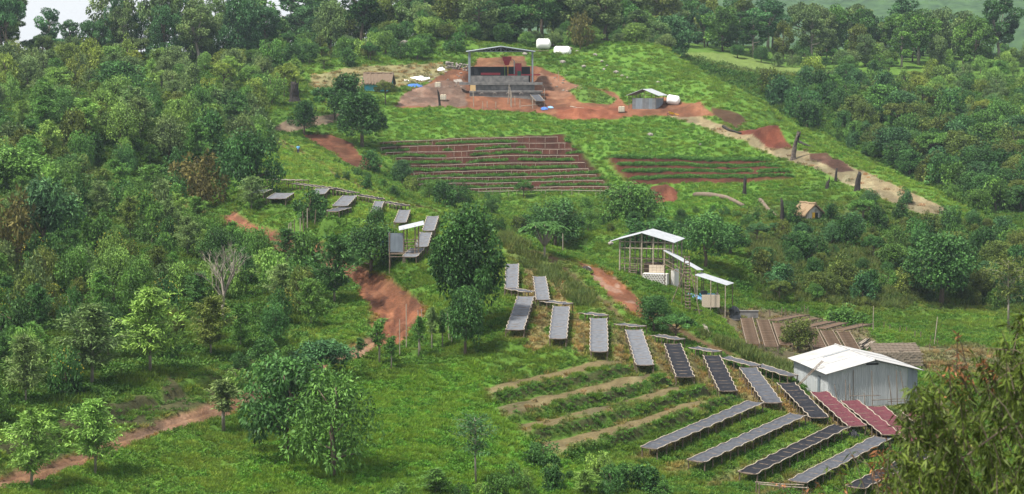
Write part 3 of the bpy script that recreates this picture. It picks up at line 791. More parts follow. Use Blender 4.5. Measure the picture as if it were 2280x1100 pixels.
def plant_at(kind, p, h, w, tint, label=None, place='', group=None, u=0, jit=0.18, flowers=False):
    H0, W0, tr, cr = rnd.choice(PROTO[kind])
    nm, word, cat = WORD[kind]
    o = bpy.data.objects.new(nm, None); COL.objects.link(o)
    o.empty_display_size = 0.3
    o.location = p; o.rotation_euler = (0, 0, rnd.random() * 6.28)
    o.scale = (w / W0, w / W0, h / H0)
    t = link("trunk", tr, o)
    c = link("branches" if kind == 'bare' else "crown", cr, o)
    tc = [q * w_ for q, w_ in zip(TINT[tint], (1.62, 1.50, 1.40))]
    k = 1 + jit * (rnd.random() * 2 - 1)
    c.color = (tc[0] * k * (1 + jit * (rnd.random() - 0.5)), tc[1] * k, tc[2] * k, 1)
    if flowers:
        f = link("blossoms", BLOSSOM, o); f.scale = (W0 / 3.4, W0 / 3.4, H0 / 3.0); f['kind'] = 'stuff'
    o['category'] = cat
    if group: o['group'] = group
    SPOTS.append((p[0], p[1], w * 0.5))
    if label: o['label'] = label
    else: PLANTS.append((o, '%s %s' % (tint, word) + (' with yellow blossoms' if flowers else ''), place, h, u))
    return o
def plant(kind, u, vb, vt, wpx, tint, label, group=None, d=None, **kw):
    p = spot(u, vb) if d is None else drop(u, vb, d)
    hh = (vb - vt) * p.y / F
    return plant_at(kind, p, hh, wpx * p.y / F, tint, label, group=group, u=u, **kw)
r_ = np.random.default_rng(71)
_d = unit(r_.normal(size=(90, 3))); _d[:, 2] = np.abs(_d[:, 2])
BLOSSOM = leaf_mesh("blossoms", _d * np.array([1.75, 1.75, 1.5]) * 0.98 + np.array([0, 0, 1.45]), unit(_d + r_.normal(size=(90, 3)) * 0.5), 0.11, 0.045, np.full(90, 0.5), mat("yellow_petal", (0.46, 0.37, 0.03), 0.6, 0.2, noise=0.2), r_)

# ---- single trees one can pick out (u, v of the foot, v of the top, width in photo pixels)
plant('dome', 1043, 742, 458, 166, 'dark green', 'large dome-crowned dark tree towering beside the upright drying tables', jit=0)
plant('round', 1036, 752, 590, 92, 'deep green', 'smaller tree growing against the foot of the large dome-crowned tree', d=176, jit=0)
plant('round', 806, 326, 205, 116, 'dark green', 'rounded dark tree left of the fenced terraces, frontmost of its clump', jit=0)
plant('round', 772, 318, 200, 90, 'dark green', 'dark tree directly behind the rounded dark tree left of the terraces', d=352, jit=0)
plant('umbrella', 745, 268, 178, 110, 'dark green', 'spreading dark tree right behind the clump below the left thatched hut')
plant('umbrella', 858, 262, 203, 52, 'olive green', 'thin layered tree just in front of the thatched hut with blue walls', d=372)
plant('round', 678, 300, 222, 64, 'dark green', 'small round dark tree beside the grey footpath, left of the red earth')
plant('bush', 826, 382, 332, 48, 'deep green', 'dark shrub on the red earth below the rounded dark tree')
plant('broad', 558, 412, 250, 150, 'dark green', 'big dark glossy tree at the left end of the grass path', d=266)
plant('loose', 448, 400, 268, 120, 'brownish green', 'brownish sparse tree left of the big dark glossy tree', d=272)
plant('feather', 560, 462, 385, 66, 'grey green', 'grey green conical tree in front of the leftmost drying tables', d=249)
plant('round', 268, 262, 158, 132, 'deep green', 'large round dark green tree rising above the left plantation', d=352)
plant('bigleaf', 36, 395, 282, 150, 'mid green', 'bright large-leaved tree cut by the left edge, uppermost of three', d=252)
plant('bigleaf', 98, 560, 372, 150, 'bluish green', 'tall bluish large-leaved tree near the left edge', d=216)
plant('loose', 22, 640, 440, 130, 'brownish green', 'brownish olive tree cut by the left edge below the bluish tree', d=205)
plant('bare', 498, 702, 474, 150, 'grey green', 'leafless grey tree standing in the left plantation', d=190)
plant('feather', 745, 722, 560, 125, 'deep green', 'tall layered feathery tree beside the eroded road bend', d=198)
plant('feather', 205, 892, 698, 168, 'grey green', 'full feathery tree above the dark road bank, left of its twin', d=157)
plant('feather', 335, 868, 668, 165, 'light green', 'feathery tree with a bare pale trunk above the dark road bank', d=161)
plant('feather', 470, 812, 668, 110, 'olive green', 'slim feathery tree above the right end of the road bank', d=170)
plant('feather', 58, 948, 785, 110, 'grey green', 'dull grey green feathery tree at the left edge above the road', d=150)
plant('feather', 212, 1068, 888, 140, 'light green', 'feathery tree standing in front of the dirt road', d=138)
plant('feather', 70, 1110, 925, 150, 'light green', 'feathery tree at the bottom left corner of the road', d=134)
plant('sapling', 498, 952, 828, 90, 'grey green', 'wispy sapling at the near edge of the dirt road', d=151)
plant('feather', 640, 588, 505, 78, 'deep green', 'small layered tree on the upper red road')
plant('bigleaf', 716, 838, 745, 145, 'bluish green', 'low large-leaved tree beside the lower end of the eroded gully', d=168)
plant('bigleaf', 640, 1030, 800, 215, 'deep green', 'large glossy foreground tree with dark trunk, left of the pair', d=145, jit=0.05)
plant('low', 742, 1078, 818, 222, 'mid green', 'large paler foreground tree right beside the glossy one', d=141, jit=0.05)
plant('airy', 1060, 1075, 922, 120, 'bluish green', 'airy young tree standing alone on the bright foreground grass', d=141)
plant('bush', 1210, 1050, 990, 80, 'deep green', 'dark bush at the bottom of the foreground field', d=146)
plant('frond', 1213, 578, 484, 112, 'deep green', 'fern-leaved tree with pale trunk on the crest of the upper track', d=218)
plant('broad', 1236, 530, 418, 140, 'deep green', 'dark broad tree in the gully behind the fern-leaved tree', d=268)
plant('broad', 1405, 520, 412, 145, 'mid green', 'pale broad tree in the gully below the small red earth heap', d=280)
plant('bush', 1440, 540, 480, 130, 'dark green', 'dark bush behind the left side of the open shed roof', d=262)
plant('broad', 1570, 625, 502, 130, 'deep green', 'dark tree right behind the open washing shed', d=240)
plant('round', 1625, 590, 520, 95, 'deep green', 'mid-sized dark tree right of the tree behind the washing shed', d=250)
plant('round', 1456, 724, 640, 76, 'deep green', 'round dark tree at the track, left of the two', d=193)
plant('umbrella', 1505, 745, 668, 88, 'deep green', 'round dark tree at the track, right of the two', d=190)
plant('broad', 1776, 812, 735, 88, 'olive green', 'rounded olive shrub tree behind the white warehouse roof', d=199)
plant('round', 2095, 706, 540, 155, 'deep green', 'huge rounded leafy tree on the lower right slope', d=243, jit=0)
plant('bush', 1885, 712, 668, 90, 'mid green', 'low creeping green bush behind the stick-topped beds', d=226)
plant('broad', 825, 588, 468, 140, 'dark green', 'dark spreading tree left of the tin lookout hut', d=214)
plant('bush', 690, 490, 420, 78, 'deep green', 'leafy dark tree among bare poles beside the upper drying tables', d=241)
plant('bush', 836, 480, 440, 40, 'deep green', 'small dark tree tucked beside a narrow upper table', d=234)
plant('round', 895, 425, 362, 46, 'bluish green', 'slender bluish tree at the lower left corner of the fenced terraces', d=318)
plant('tall', 806, 98, -60, 110, 'dark green', 'tall dark-topped forest tree with straight bare trunk left of the mill', d=440, jit=0)
plant('tall', 1410, 110, -70, 130, 'grey green', 'tall leaning forest tree behind the hilltop right of the tanks', d=470)
plant('loose', 1292, 150, 66, 55, 'brownish green', 'half-bare grey tree right of the white tanks', d=424)
plant('forest', 1122, 118, 40, 118, 'dark green', 'rounded dark forest tree directly behind the mill roof', d=436)
plant('bush', 1848, 505, 462, 40, 'deep green', 'small shrub right of the thatched hut on the slope', d=283)
plant('bush', 1762, 512, 462, 44, 'deep green', 'dense dark shrub left of the thatched hut on the slope', d=280)
plant('bush', 2014, 448, 416, 34, 'bluish green', 'small dark shrub alone on the dry strip')
plant('tall', 2222, 115, -40, 95, 'dark green', 'tall dark forest tree before the hazy hill at the upper right', d=500)
plant('airy', 2246, 720, 560, 130, 'olive green', 'sparse tree at the right edge behind the foreground leaves', d=228)
for (u, vb, vt, w) in [(845, 828, 724, 50), (872, 838, 762, 34), (800, 820, 768, 36), (932, 806, 712, 40), (962, 790, 690, 36), (985, 785, 700, 30)]:
    plant('sapling', u, vb, vt, w, rnd.choice(['deep green', 'mid green', 'grey green']), None, 'by the eroded road bend', d=174 + (828 - vb) * 0.12)
    PLANTS[-1][0]['group'] = 'saplings by the eroded road bend'

# keep the filling plants off the buildings, beds and sight of them
_road = [(u, v) for u, v in world_line([(470, 480), (530, 505), (600, 525), (690, 556), (750, 585), (815, 618), (850, 648)])]
for (x, y) in _road:
    for q in (3, 7, 11): SPOTS.append((x * (y - q) / y, y - q, 4.0))
for q in (3, 6, 9): SPOTS.append(((498 - 1140) / F * (190 - q), 190 - q, 4.5))
for (u, v, q) in [(1797, 490, 3.5), (1805, 500, 3), (1815, 512, 3.5), (1800, 520, 3), (1430, 237, 4), (845, 198, 4.5), (845, 208, 4), (880, 595, 3), (1400, 605, 4), (1450, 625, 4), (1520, 650, 4), (1590, 672, 4), (1600, 690, 4), (1115, 184, 10), (1770, 355, 2.5), (1908, 426, 2.5), (1742, 505, 2.5), (1658, 428, 2)]:
    p = march(u, v)
    if p is not None: SPOTS.append((p.x, p.y, q * 1.8))
# ---- trees and bushes that fill the plantations, hedges and woods
def free(x, y, rr):
    return all((x - a) ** 2 + (y - b) ** 2 > (rr + c * 0.55) ** 2 for a, b, c in SPOTS if abs(y - b) < 12)
def fill(zones, kinds, spacing, hr, wr, tints, place, group, n_max, tries=4500, keep=lambda x, y: True, flowers=0.0):
    n = 0
    us = [q[0] for z in zones for q in z]; vs = [q[1] for z in zones for q in z]
    for _ in range(tries):
        if n >= n_max: break
        u = min(us) + rnd.random() * (max(us) - min(us)); v = min(vs) + rnd.random() * (max(vs) - min(vs))
        if not any(in_poly(z, np.array([u]), np.array([v]))[0] for z in zones): continue
        p = march(u, v)
        if p is None or not keep(p.x, p.y) or not free(p.x, p.y, spacing * (0.7 + 0.6 * rnd.random())): continue
        h = hr[0] + (hr[1] - hr[0]) * rnd.random(); w = h * (wr[0] + (wr[1] - wr[0]) * rnd.random())
        k = rnd.choices([q[0] for q in kinds], [q[1] for q in kinds])[0]
        plant_at(k, (p.x, p.y, ground(p.x, p.y) - 0.1), h, w, rnd.choice(tints), None, place, group, u, flowers=(k in ('bush', 'loose') and rnd.random() < flowers))
        n += 1
dRn = lambda x, y: float(resample(ga, gd, np.minimum.reduce([dR, dP, dR2]), np.array([x / y]), np.array([y]))[0])
off_road = lambda x, y: dRn(x, y) > 3.2
FE = [('feather', 5), ('loose', 3), ('bush', 3), ('broad', 2)]
mixg = ['mid green', 'mid green', 'mid green', 'deep green', 'deep green', 'grey green', 'light green', 'olive green']
fill([[(-80, 1000), (330, 860), (640, 790), (760, 690), (700, 640), (-80, 760)]], FE, 1.7, (2.6, 5.0), (0.6, 0.85), mixg, 'above the dirt road', 'young trees above the dirt road', 34, keep=off_road, flowers=0.15)
fill([[(-80, 760), (700, 640), (820, 640), (700, 570), (560, 530), (420, 490), (-80, 560)]], FE, 1.9, (3.0, 5.6), (0.6, 0.85), mixg, 'mid left plantation', 'trees of the left plantation', 68, keep=off_road, flowers=0.3)
fill([[(-80, 560), (420, 490), (520, 450), (440, 400), (330, 370), (-80, 380)]], FE, 2.2, (3.2, 6.2), (0.6, 0.9), mixg, 'upper left plantation', 'trees of the upper left plantation', 62, keep=off_road, flowers=0.2)
fill([[(-80, 380), (330, 370), (560, 390), (600, 300), (560, 250), (-80, 250)]], FE + [('round', 2)], 2.8, (3.6, 7.0), (0.65, 0.95), mixg + ['light green', 'grey green', 'grey green'], 'on the upper left slope', 'trees of the upper left slope', 60)
fill([[(-80, 250), (560, 250), (640, 230), (680, 160), (560, 140), (-80, 150)]], FE + [('round', 2), ('umbrella', 1)], 3.4, (3.5, 7.0), (0.7, 1.0), ['light green', 'light green', 'mid green', 'grey green', 'grey green', 'yellowish green'], 'below the left ridge', 'trees below the left ridge', 84)
fill([[(250, 150), (560, 150), (600, 128), (400, 118), (250, 124)], [(-80, 150), (40, 150), (40, 130), (-80, 130)]], [('tall', 5), ('forest', 2), ('umbrella', 1)], 4.6, (9, 18), (0.38, 0.7), ['bluish green', 'grey green', 'grey green'], 'on the left skyline', 'tall trees on the left ridge', 24)
fill([[(40, 150), (250, 150), (250, 124), (40, 130)]], [('tall', 3), ('umbrella', 2)], 5.0, (5, 11), (0.5, 0.7), ['bluish green', 'grey green'], 'in the low skyline gap', 'trees in the low part of the left ridge', 7)
fill([[(-80, 140), (600, 140), (600, 126), (-80, 126)]], [('bush', 2), ('umbrella', 2)], 3.0, (3.5, 6), (0.9, 1.3), ['bluish green', 'grey green'], 'under the left skyline trees', 'low trees on the left ridge', 26)
fill([[(560, 145), (700, 165), (860, 150), (980, 135), (1040, 118), (1060, 98), (700, 98), (560, 120)]], [('bush', 4), ('umbrella', 2), ('round', 2), ('loose', 1)], 2.4, (2.0, 5.5), (0.8, 1.2), ['mid green', 'deep green', 'light green', 'olive green'], 'on mound left of mill', 'bushes on the mound left of the mill', 52)
def far_wood(n, u0, u1, d0, d1, kinds, hr, tints, place, group, spacing):
    k = 0
    for _ in range(1500):
        if k >= n: break
        u = u0 + (u1 - u0) * rnd.random(); d = d0 + (d1 - d0) * rnd.random()
        x = (u - 1140) / F * d
        if not free(x, d, spacing): continue
        h = hr[0] + (hr[1] - hr[0]) * rnd.random()
        kd = rnd.choices([q[0] for q in kinds], [q[1] for q in kinds])[0]
        plant_at(kd, (x, d, ground(x, d) - 0.2), h, h * (0.55 + 0.4 * rnd.random()) * (1.5 if h < 5 else 1), rnd.choice(tints), None, place, group, u)
        k += 1
wt = ['deep green', 'mid green', 'grey green', 'bluish green', 'olive green']
far_wood(30, 560, 1080, 428, 462, [('forest', 4), ('tall', 3), ('round', 1)], (8, 14), wt, 'in wood behind left mound', 'wood left of the mill', 3.6)
far_wood(30, 1060, 1500, 436, 480, [('forest', 4), ('tall', 2), ('round', 2)], (8, 14), wt, 'in wood behind the mill', 'wood behind the mill', 3.8)
far_wood(46, 1450, 2200, 492, 540, [('forest', 4), ('tall', 3), ('umbrella', 1)], (8, 15), wt, 'in the right ridge wood', 'wood along the right ridge', 4.2)
far_wood(34, 560, 1500, 426, 446, [('broad', 3), ('round', 2)], (2.2, 5.0), ['mid green', 'light green', 'deep green', 'grey green'], 'at foot of hilltop wood', 'low trees at the foot of the hilltop wood', 2.0)
far_wood(20, 540, 1500, 470, 520, [('tall', 1)], (12, 18), wt, 'in hilltop wood back row', 'back row of the hilltop wood', 4.0)
# right-hand scrub slope
BU = [('bush', 4), ('round', 3), ('broad', 2), ('umbrella', 1), ('loose', 2)]
fill([[(1680, 205), (1900, 190), (2330, 330), (2330, 470), (2200, 480), (2000, 392), (1800, 292)]], BU, 2.0, (2.6, 6.8), (0.8, 1.2), ['deep green', 'dark green', 'mid green', 'bluish green', 'olive green'], 'on the dark right slope', 'bushes of the dark right slope', 130)
fill([[(1720, 160), (2000, 165), (2330, 160), (2330, 330), (1900, 205)]], BU, 2.9, (2.0, 5.0), (0.8, 1.3), ['mid green', 'light green', 'yellowish green', 'deep green', 'grey green'], 'on the pale right slope', 'bushes under the right wood', 74)
fill([[(1600, 115), (2330, 118), (2330, 160), (1700, 150)]], BU, 3.2, (2.5, 5.0), (0.8, 1.2), ['light green', 'mid green', 'grey green', 'deep green'], 'at foot of right wood', 'bushes at the foot of the right wood', 44)
fill([[(1660, 540), (1760, 500), (1900, 470), (2130, 488), (2330, 520), (2330, 690), (2000, 690), (1700, 665)]], BU, 1.5, (1.3, 4.0), (0.8, 1.2), ['deep green', 'mid green', 'bluish green', 'olive green', 'olive green', 'dark green'], 'below the slope hut', 'bushes below the slope hut', 120)
fill([[(880, 425), (1080, 440), (1350, 440), (1500, 470), (1560, 540), (1400, 540), (1250, 515), (1110, 520), (1000, 470)]], BU, 1.8, (1.2, 3.6), (0.8, 1.2), ['deep green', 'mid green', 'olive green', 'dark green'], 'in gully below fenced terraces', 'bushes in the gully', 34)
fill([[(680, 380), (800, 390), (930, 430), (900, 440), (760, 400)], [(1400, 480), (1700, 460), (1740, 520), (1560, 520)]], [('bush', 1), ('loose', 1)], 1.6, (0.8, 1.8), (0.9, 1.3), ['mid green', 'deep green'], 'on middle grass slope', 'low shrubs of the middle slope', 26)
fill([[(500, 840), (700, 780), (700, 850), (560, 900)], [(870, 1080), (1400, 1060), (1500, 1110), (870, 1110)]], [('bush', 3), ('loose', 2), ('feather', 1)], 1.3, (0.9, 2.2), (0.9, 1.4), ['mid green', 'light green', 'deep green'], 'by the foreground field', 'shrubs at the foreground field', 26)

# labels for the many: by look, place and order from the left
ORD = ['leftmost', 'second from left', 'third from left', 'fourth from left', 'fifth from left', 'sixth from left']
SZ = lambda h: 'small' if h < 2.6 else ('medium-sized' if h < 5.2 else ('tall' if h < 10 else 'very tall'))
keys = {}
for (o, look, place, h, u) in PLANTS:
    look = look if ('tall' in look or 'thin' in look) else SZ(h) + ' ' + look
    keys.setdefault(look + ' ' + place, []).append((u, o))
    if 'group' not in o: o['group'] = place
for k, lst in keys.items():
    lst.sort(key=lambda q: q[0])
    nch = max(1, math.ceil(len(lst) / 5))
    for c in range(nch):
        part = lst[c * len(lst) // nch:(c + 1) * len(lst) // nch]
        side = '' if nch == 1 else ([', left half', ', right half'] if nch == 2 else [', left third', ', middle', ', right third'] if nch == 3 else [', far left', ', left', ', right', ', far right'])[min(c, 3)]
        for i, (u, o) in enumerate(part):
            lab = k + side
            if len(part) > 1:
                lab += ', ' + (ORD[i] if i == 0 or i < len(part) - 1 else 'rightmost')
            o['label'] = lab if len(lab.split()) <= 16 else (k + side if len((k + side).split()) <= 16 else k)

# ---------------------------------------------------------------- low plants nobody could count
def tuft(name, n, L, W, spread, up, seed, clump=1):
    r = np.random.default_rng(seed)
    az = r.random(n) * 6.283; rad = spread * np.sqrt(r.random(n))
    pos = np.stack([np.cos(az) * rad, np.sin(az) * rad, np.zeros(n) - 0.03], 1)
    az2 = az + r.normal(size=n) * 0.7
    d = unit(np.stack([np.cos(az2) * (1 - up), np.sin(az2) * (1 - up), np.full(n, up)], 1) + r.normal(size=(n, 3)) * 0.18)
    me = leaf_mesh(name, pos, d, L * (0.6 + 0.6 * r.random(n)), W, np.clip(0.5 + 0.2 * r.normal(size=n), 0, 1), M_TUFT, r, mid=0.35)
    return bpy.data.objects.new(name, me)
def leafy(name, n, R, Hh, L, W, seed):
    r = np.random.default_rng(seed)
    d = unit(r.normal(size=(n, 3))); d[:, 2] = np.abs(d[:, 2])
    q = 0.45 + 0.55 * r.random(n)
    pos = d * q[:, None] * np.array([R, R, Hh]) * np.clip(0.8 + 0.35 * np.sin(d[:, :1] * 6 + seed), 0.5, 1.2)
    dirs = unit(d * 0.7 + r.normal(size=(n, 3)) * 0.5 + np.array([0, 0, 0.1]))
    return bpy.data.objects.new(name, leaf_mesh(name, pos, dirs, L * (0.7 + 0.6 * r.random(n)), W, np.clip(0.45 + 0.2 * r.normal(size=n), 0, 1), M_TUFT, r))
T_GRASS = tuft("grass_tuft", 46, 0.36, 0.030, 0.30, 0.62, 81)
T_TALL = tuft("tall_grass_tuft", 40, 0.95, 0.030, 0.34, 0.78, 82)
T_WEED = leafy("leafy_weed", 46, 0.36, 0.30, 0.17, 0.05, 83)
T_WEED2 = leafy("broad_weed", 64, 0.50, 0.42, 0.17, 0.045, 84)
def scatter(name, label, src, P, S, T):
    """one object of uncountable plants: points P with sizes S and colours T, a tuft set on each"""
    P = np.asarray(P, np.float32); n = len(P)
    if n == 0: return
    me = bpy.data.meshes.new(name)
    me.vertices.add(n); me.vertices.foreach_set('co', P.ravel())
    a = me.attributes.new('size', 'FLOAT', 'POINT'); a.data.foreach_set('value', np.asarray(S, np.float32))
    a = me.attributes.new('turn', 'FLOAT', 'POINT'); a.data.foreach_set('value', (rng.random(n) * 6.283).astype(np.float32))
    a = me.attributes.new('tint', 'FLOAT_COLOR', 'POINT'); a.data.foreach_set('color', np.concatenate([np.asarray(T), np.ones((n, 1))], 1).astype(np.float32).ravel())
    o = link(name, me)
    o['kind'] = 'stuff'; o['label'] = label; o['category'] = 'plants'
    ng = bpy.data.node_groups.new(name, 'GeometryNodeTree')
    ng.interface.new_socket(name="Geometry", in_out='INPUT', socket_type='NodeSocketGeometry')
    ng.interface.new_socket(name="Geometry", in_out='OUTPUT', socket_type='NodeSocketGeometry')
    gi, go = ng.nodes.new('NodeGroupInput'), ng.nodes.new('NodeGroupOutput')
    oi = ng.nodes.new('GeometryNodeObjectInfo'); oi.inputs['Object'].default_value = src
    ip = ng.nodes.new('GeometryNodeInstanceOnPoints')
    sz = ng.nodes.new('GeometryNodeInputNamedAttribute'); sz.data_type = 'FLOAT'; sz.inputs['Name'].default_value = 'size'
    tu = ng.nodes.new('GeometryNodeInputNamedAttribute'); tu.data_type = 'FLOAT'; tu.inputs['Name'].default_value = 'turn'
    cx = ng.nodes.new('ShaderNodeCombineXYZ')
    ng.links.new(gi.outputs[0], ip.inputs['Points']); ng.links.new(oi.outputs['Geometry'], ip.inputs['Instance'])
    ng.links.new(tu.outputs[0], cx.inputs['Z']); ng.links.new(cx.outputs[0], ip.inputs['Rotation'])
    ng.links.new(sz.outputs[0], ip.inputs['Scale']); ng.links.new(ip.outputs[0], go.inputs[0])
    md = o.modifiers.new('scatter', 'NODES'); md.node_group = ng
    return o
def scatter_points(n, d0=118.0, d1=470.0, amin=-0.275, amax=0.275):
    a = amin + (amax - amin) * rng.random(n)
    d = np.exp(np.log(d0) + (np.log(d1) - np.log(d0)) * rng.random(n))     # thins out with distance
    z = resample(ga, gd, H, a, d)
    so = resample(ga, gd, SOILM, a, d)
    lz = resample(ga, gd, BASE, a, d)
    u, v = project(a * d, d, lz)
    col = np.stack([resample(ga, gd, GC[..., k], a, d) for k in range(3)], 1)
    return a, d, z, so, u, v, col
a, d, z, so, u, v, col = scatter_points(150000)
P = np.stack([a * d, d, z], 1)
big = fbm(P[:, 0] / 5.0, P[:, 1] / 5.0, 91)
mid = fbm(P[:, 0] / 1.7, P[:, 1] / 1.7, 95)
ok = rng.random(len(so)) > so * 1.15
jit = 0.8 + 0.4 * rng.random((len(so), 1))
hue = 1 + (rng.random((len(so), 3)) - 0.5) * np.array([0.30, 0.12, 0.2])
field = in_poly([(860, 240), (1400, 265), (1760, 330), (1760, 470), (1400, 520), (1250, 297), (860, 318)], u, v) | in_poly([(1290, 105), (1480, 112), (1700, 235), (2200, 487), (2150, 500), (1700, 300), (1500, 230), (1250, 190)], u, v)
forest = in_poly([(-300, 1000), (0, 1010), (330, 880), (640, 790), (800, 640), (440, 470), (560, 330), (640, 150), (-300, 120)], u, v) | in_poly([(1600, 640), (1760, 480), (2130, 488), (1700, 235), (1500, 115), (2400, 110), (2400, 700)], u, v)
lush = in_poly([(560, 1120), (560, 900), (900, 830), (1000, 760), (1120, 750), (1290, 790), (1080, 870), (1180, 1000), (1420, 1010), (1700, 1110)], u, v)
spur = in_poly([(1400, 100), (1480, 108), (1700, 230), (2200, 484), (2150, 500), (1900, 405), (1700, 300), (1560, 225)], u, v)
cut = np.where(spur, 0.68, np.where(lush, 0.58, 0.50))
forest &= ~spur
g1 = ok & (mid < cut) & ~forest
w1 = ok & (mid >= cut) & ~forest
base_g = np.maximum(col, np.array([0.050, 0.112, 0.015])) * 1.5 * jit * hue
sc_ = 0.75 + 0.7 * rng.random(len(so))
far_s = 1 + (d - 140) / 420.0
scatter("grass", "short green grass over the open slopes", T_GRASS, P[g1], (sc_ * far_s * 0.85)[g1], (base_g * np.array([1.25, 1.08, 1.0]))[g1])
scatter("weeds", "leafy low weeds over the open slopes", T_WEED, P[w1], (sc_ * far_s * (0.5 + 0.5 * big))[w1], (base_g * np.array([0.92, 1.0, 0.95]))[w1])
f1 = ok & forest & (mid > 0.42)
scatter("undergrowth", "leafy undergrowth beneath the trees, tint darkened for shade", T_WEED2, P[f1], (sc_ * (0.6 + 0.6 * big) * (1 + (d - 140) / 350.0))[f1], (base_g * np.array([0.60, 0.72, 0.75]))[f1])  # leaf tint darkened to stand in for shade on the forest floor
f2 = ok & forest & (mid <= 0.42)
scatter("rough_grass", "rough grass beneath the trees and scrub", T_GRASS, P[f2], (sc_ * far_s * 1.4)[f2], (base_g * np.array([0.95, 0.85, 0.85]))[f2])
l1 = (lush | field) & ok & (mid > 0.55) & (rng.random(len(so)) < 0.28)
scatter("broad_weeds", "clumps of broad-leaved weeds in the lush fields", T_WEED2, P[l1], (sc_ * (0.45 + 0.4 * big) * (1 + 0.4 * field))[l1], (base_g * np.array([0.82, 0.95, 0.9]))[l1])
tg = in_poly([(1120, 520), (1200, 560), (1340, 680), (1290, 690), (1180, 600), (1110, 545)], u, v) | in_poly([(1660, 530), (2000, 560), (2120, 640), (2000, 690), (1700, 665)], u, v) | in_poly([(1560, 740), (1760, 800), (1760, 850), (1600, 780)], u, v) | (in_poly([(1900, 170), (2150, 200), (2280, 330), (2000, 280)], u, v) & (mid > 0.5))
tg &= ok & (rng.random(len(so)) < 0.6)
scatter("tall_grass", "tall seeding grass along the track and slope", T_TALL, P[tg], sc_[tg] * 0.9, np.array([0.095, 0.135, 0.036]) * jit[tg] * hue[tg])
# plants growing along the terraces and contour banks
a, d, z, so, u, v, col = scatter_points(260000, 150, 362, -0.07, 0.15)
P = np.stack([a * d, d, z], 1)
k1 = resample(ga, gd, m_t1, a, d) > 0.5; k2 = resample(ga, gd, m_t2, a, d) > 0.5
ti1, ti2 = terrace_index(TERR1, u, v), terrace_index(TERR2, u, v)
q1 = ti1 - np.floor(ti1); q2 = ti2 - np.floor(ti2)
gr = fbm(P[:, 0] / 4.0, np.floor(ti1) * 3.7, 97, 2)
left_more = sstep(1330, 900, u) * 0.15 + np.clip((ti1 - 3) * 0.05, -0.1, 0.3)
s1 = k1 & (q1 > 0.55) & (q1 < 0.97) & (gr + left_more > 0.47) & (rng.random(len(d)) < 0.8)
s2 = k2 & (q2 > 0.05) & (q2 < 0.55) & (fbm(P[:, 0] / 3.0, np.floor(ti2) * 3.1, 98, 2) > 0.22) & (u > 1360 + 14 * ti2)
jit = 0.8 + 0.4 * rng.random((len(d), 1))
scatter("seedlings", "green seedlings growing along the fenced terraces", T_WEED, P[s1], 1.0 + 0.7 * rng.random(s1.sum()), np.array([0.085, 0.20, 0.034]) * jit[s1])
scatter("hedge_plants", "leafy plants in rows on the unfenced red terraces", T_WEED2, P[s2], 1.0 + 0.5 * rng.random(s2.sum()), np.array([0.075, 0.19, 0.032]) * jit[s2])
a, d, z, so, u, v, col = scatter_points(60000, 140, 180, -0.02, 0.22)
P = np.stack([a * d, d, z], 1)
k3 = resample(ga, gd, m_t3, a, d) > 0.4; k4 = resample(ga, gd, m_t4, a, d) > 0.4
q3 = terrace_index(TERR3, u, v); q4 = terrace_index(TERR4, u, v)
q3 = q3 - np.floor(q3); q4 = q4 - np.floor(q4)
s3 = (k3 & (q3 > 0.78) & (q3 < 0.95) & (rng.random(len(d)) < 0.2)) | (k4 & (q4 > 0.62) & (q4 < 0.95) & (rng.random(len(d)) < 0.25))
jit = 0.8 + 0.4 * rng.random((len(d), 1))
scatter("bank_weeds", "dense leafy weeds along the contour banks", T_WEED, P[s3], 0.4 + 0.4 * rng.random(s3.sum()), np.array([0.080, 0.19, 0.033]) * jit[s3])

# ---------------------------------------------------------------- drying tables
M_WOOD = mat("grey_wood", (0.20, 0.155, 0.115), 0.9, 0.15, col2=(0.085, 0.065, 0.05), scale=7, stretch=(1, 1, 0.3))
M_POLE = mat("pale_pole", (0.38, 0.33, 0.265), 0.85, 0.2, col2=(0.19, 0.155, 0.12), scale=5)
def net_mat(name, c, c2, rough, spec, scale=3.0, fine=0.25):
    m = mat(name, c, rough, spec, col2=c2, scale=scale, bump=fine, stretch=(1, 1, 1))
    return m
NET = {'grey': net_mat("grey_net", (0.135, 0.142, 0.157), (0.088, 0.093, 0.104), 0.8, 0.12), 'dark': net_mat("dark_net", (0.078, 0.083, 0.096), (0.045, 0.048, 0.057), 0.8, 0.12),
       'black': net_mat("black_net", (0.020, 0.021, 0.026), (0.011, 0.0115, 0.015), 0.8, 0.10), 'red': net_mat("coffee_cherries", (0.120, 0.036, 0.044), (0.060, 0.018, 0.024), 0.8, 0.12, 6.0, 0.5)}
LEG = MB().tube([(0, 0, 0), (0.012, 0.01, 0.5), (0, 0, 1)], [0.045, 0.04, 0.038], 6).mesh("leg", M_WOOD)
LEG2 = MB().tube([(0, 0, 0), (-0.015, 0.012, 0.5), (0.01, 0, 1)], [0.05, 0.042, 0.04], 6).mesh("leg", M_WOOD)
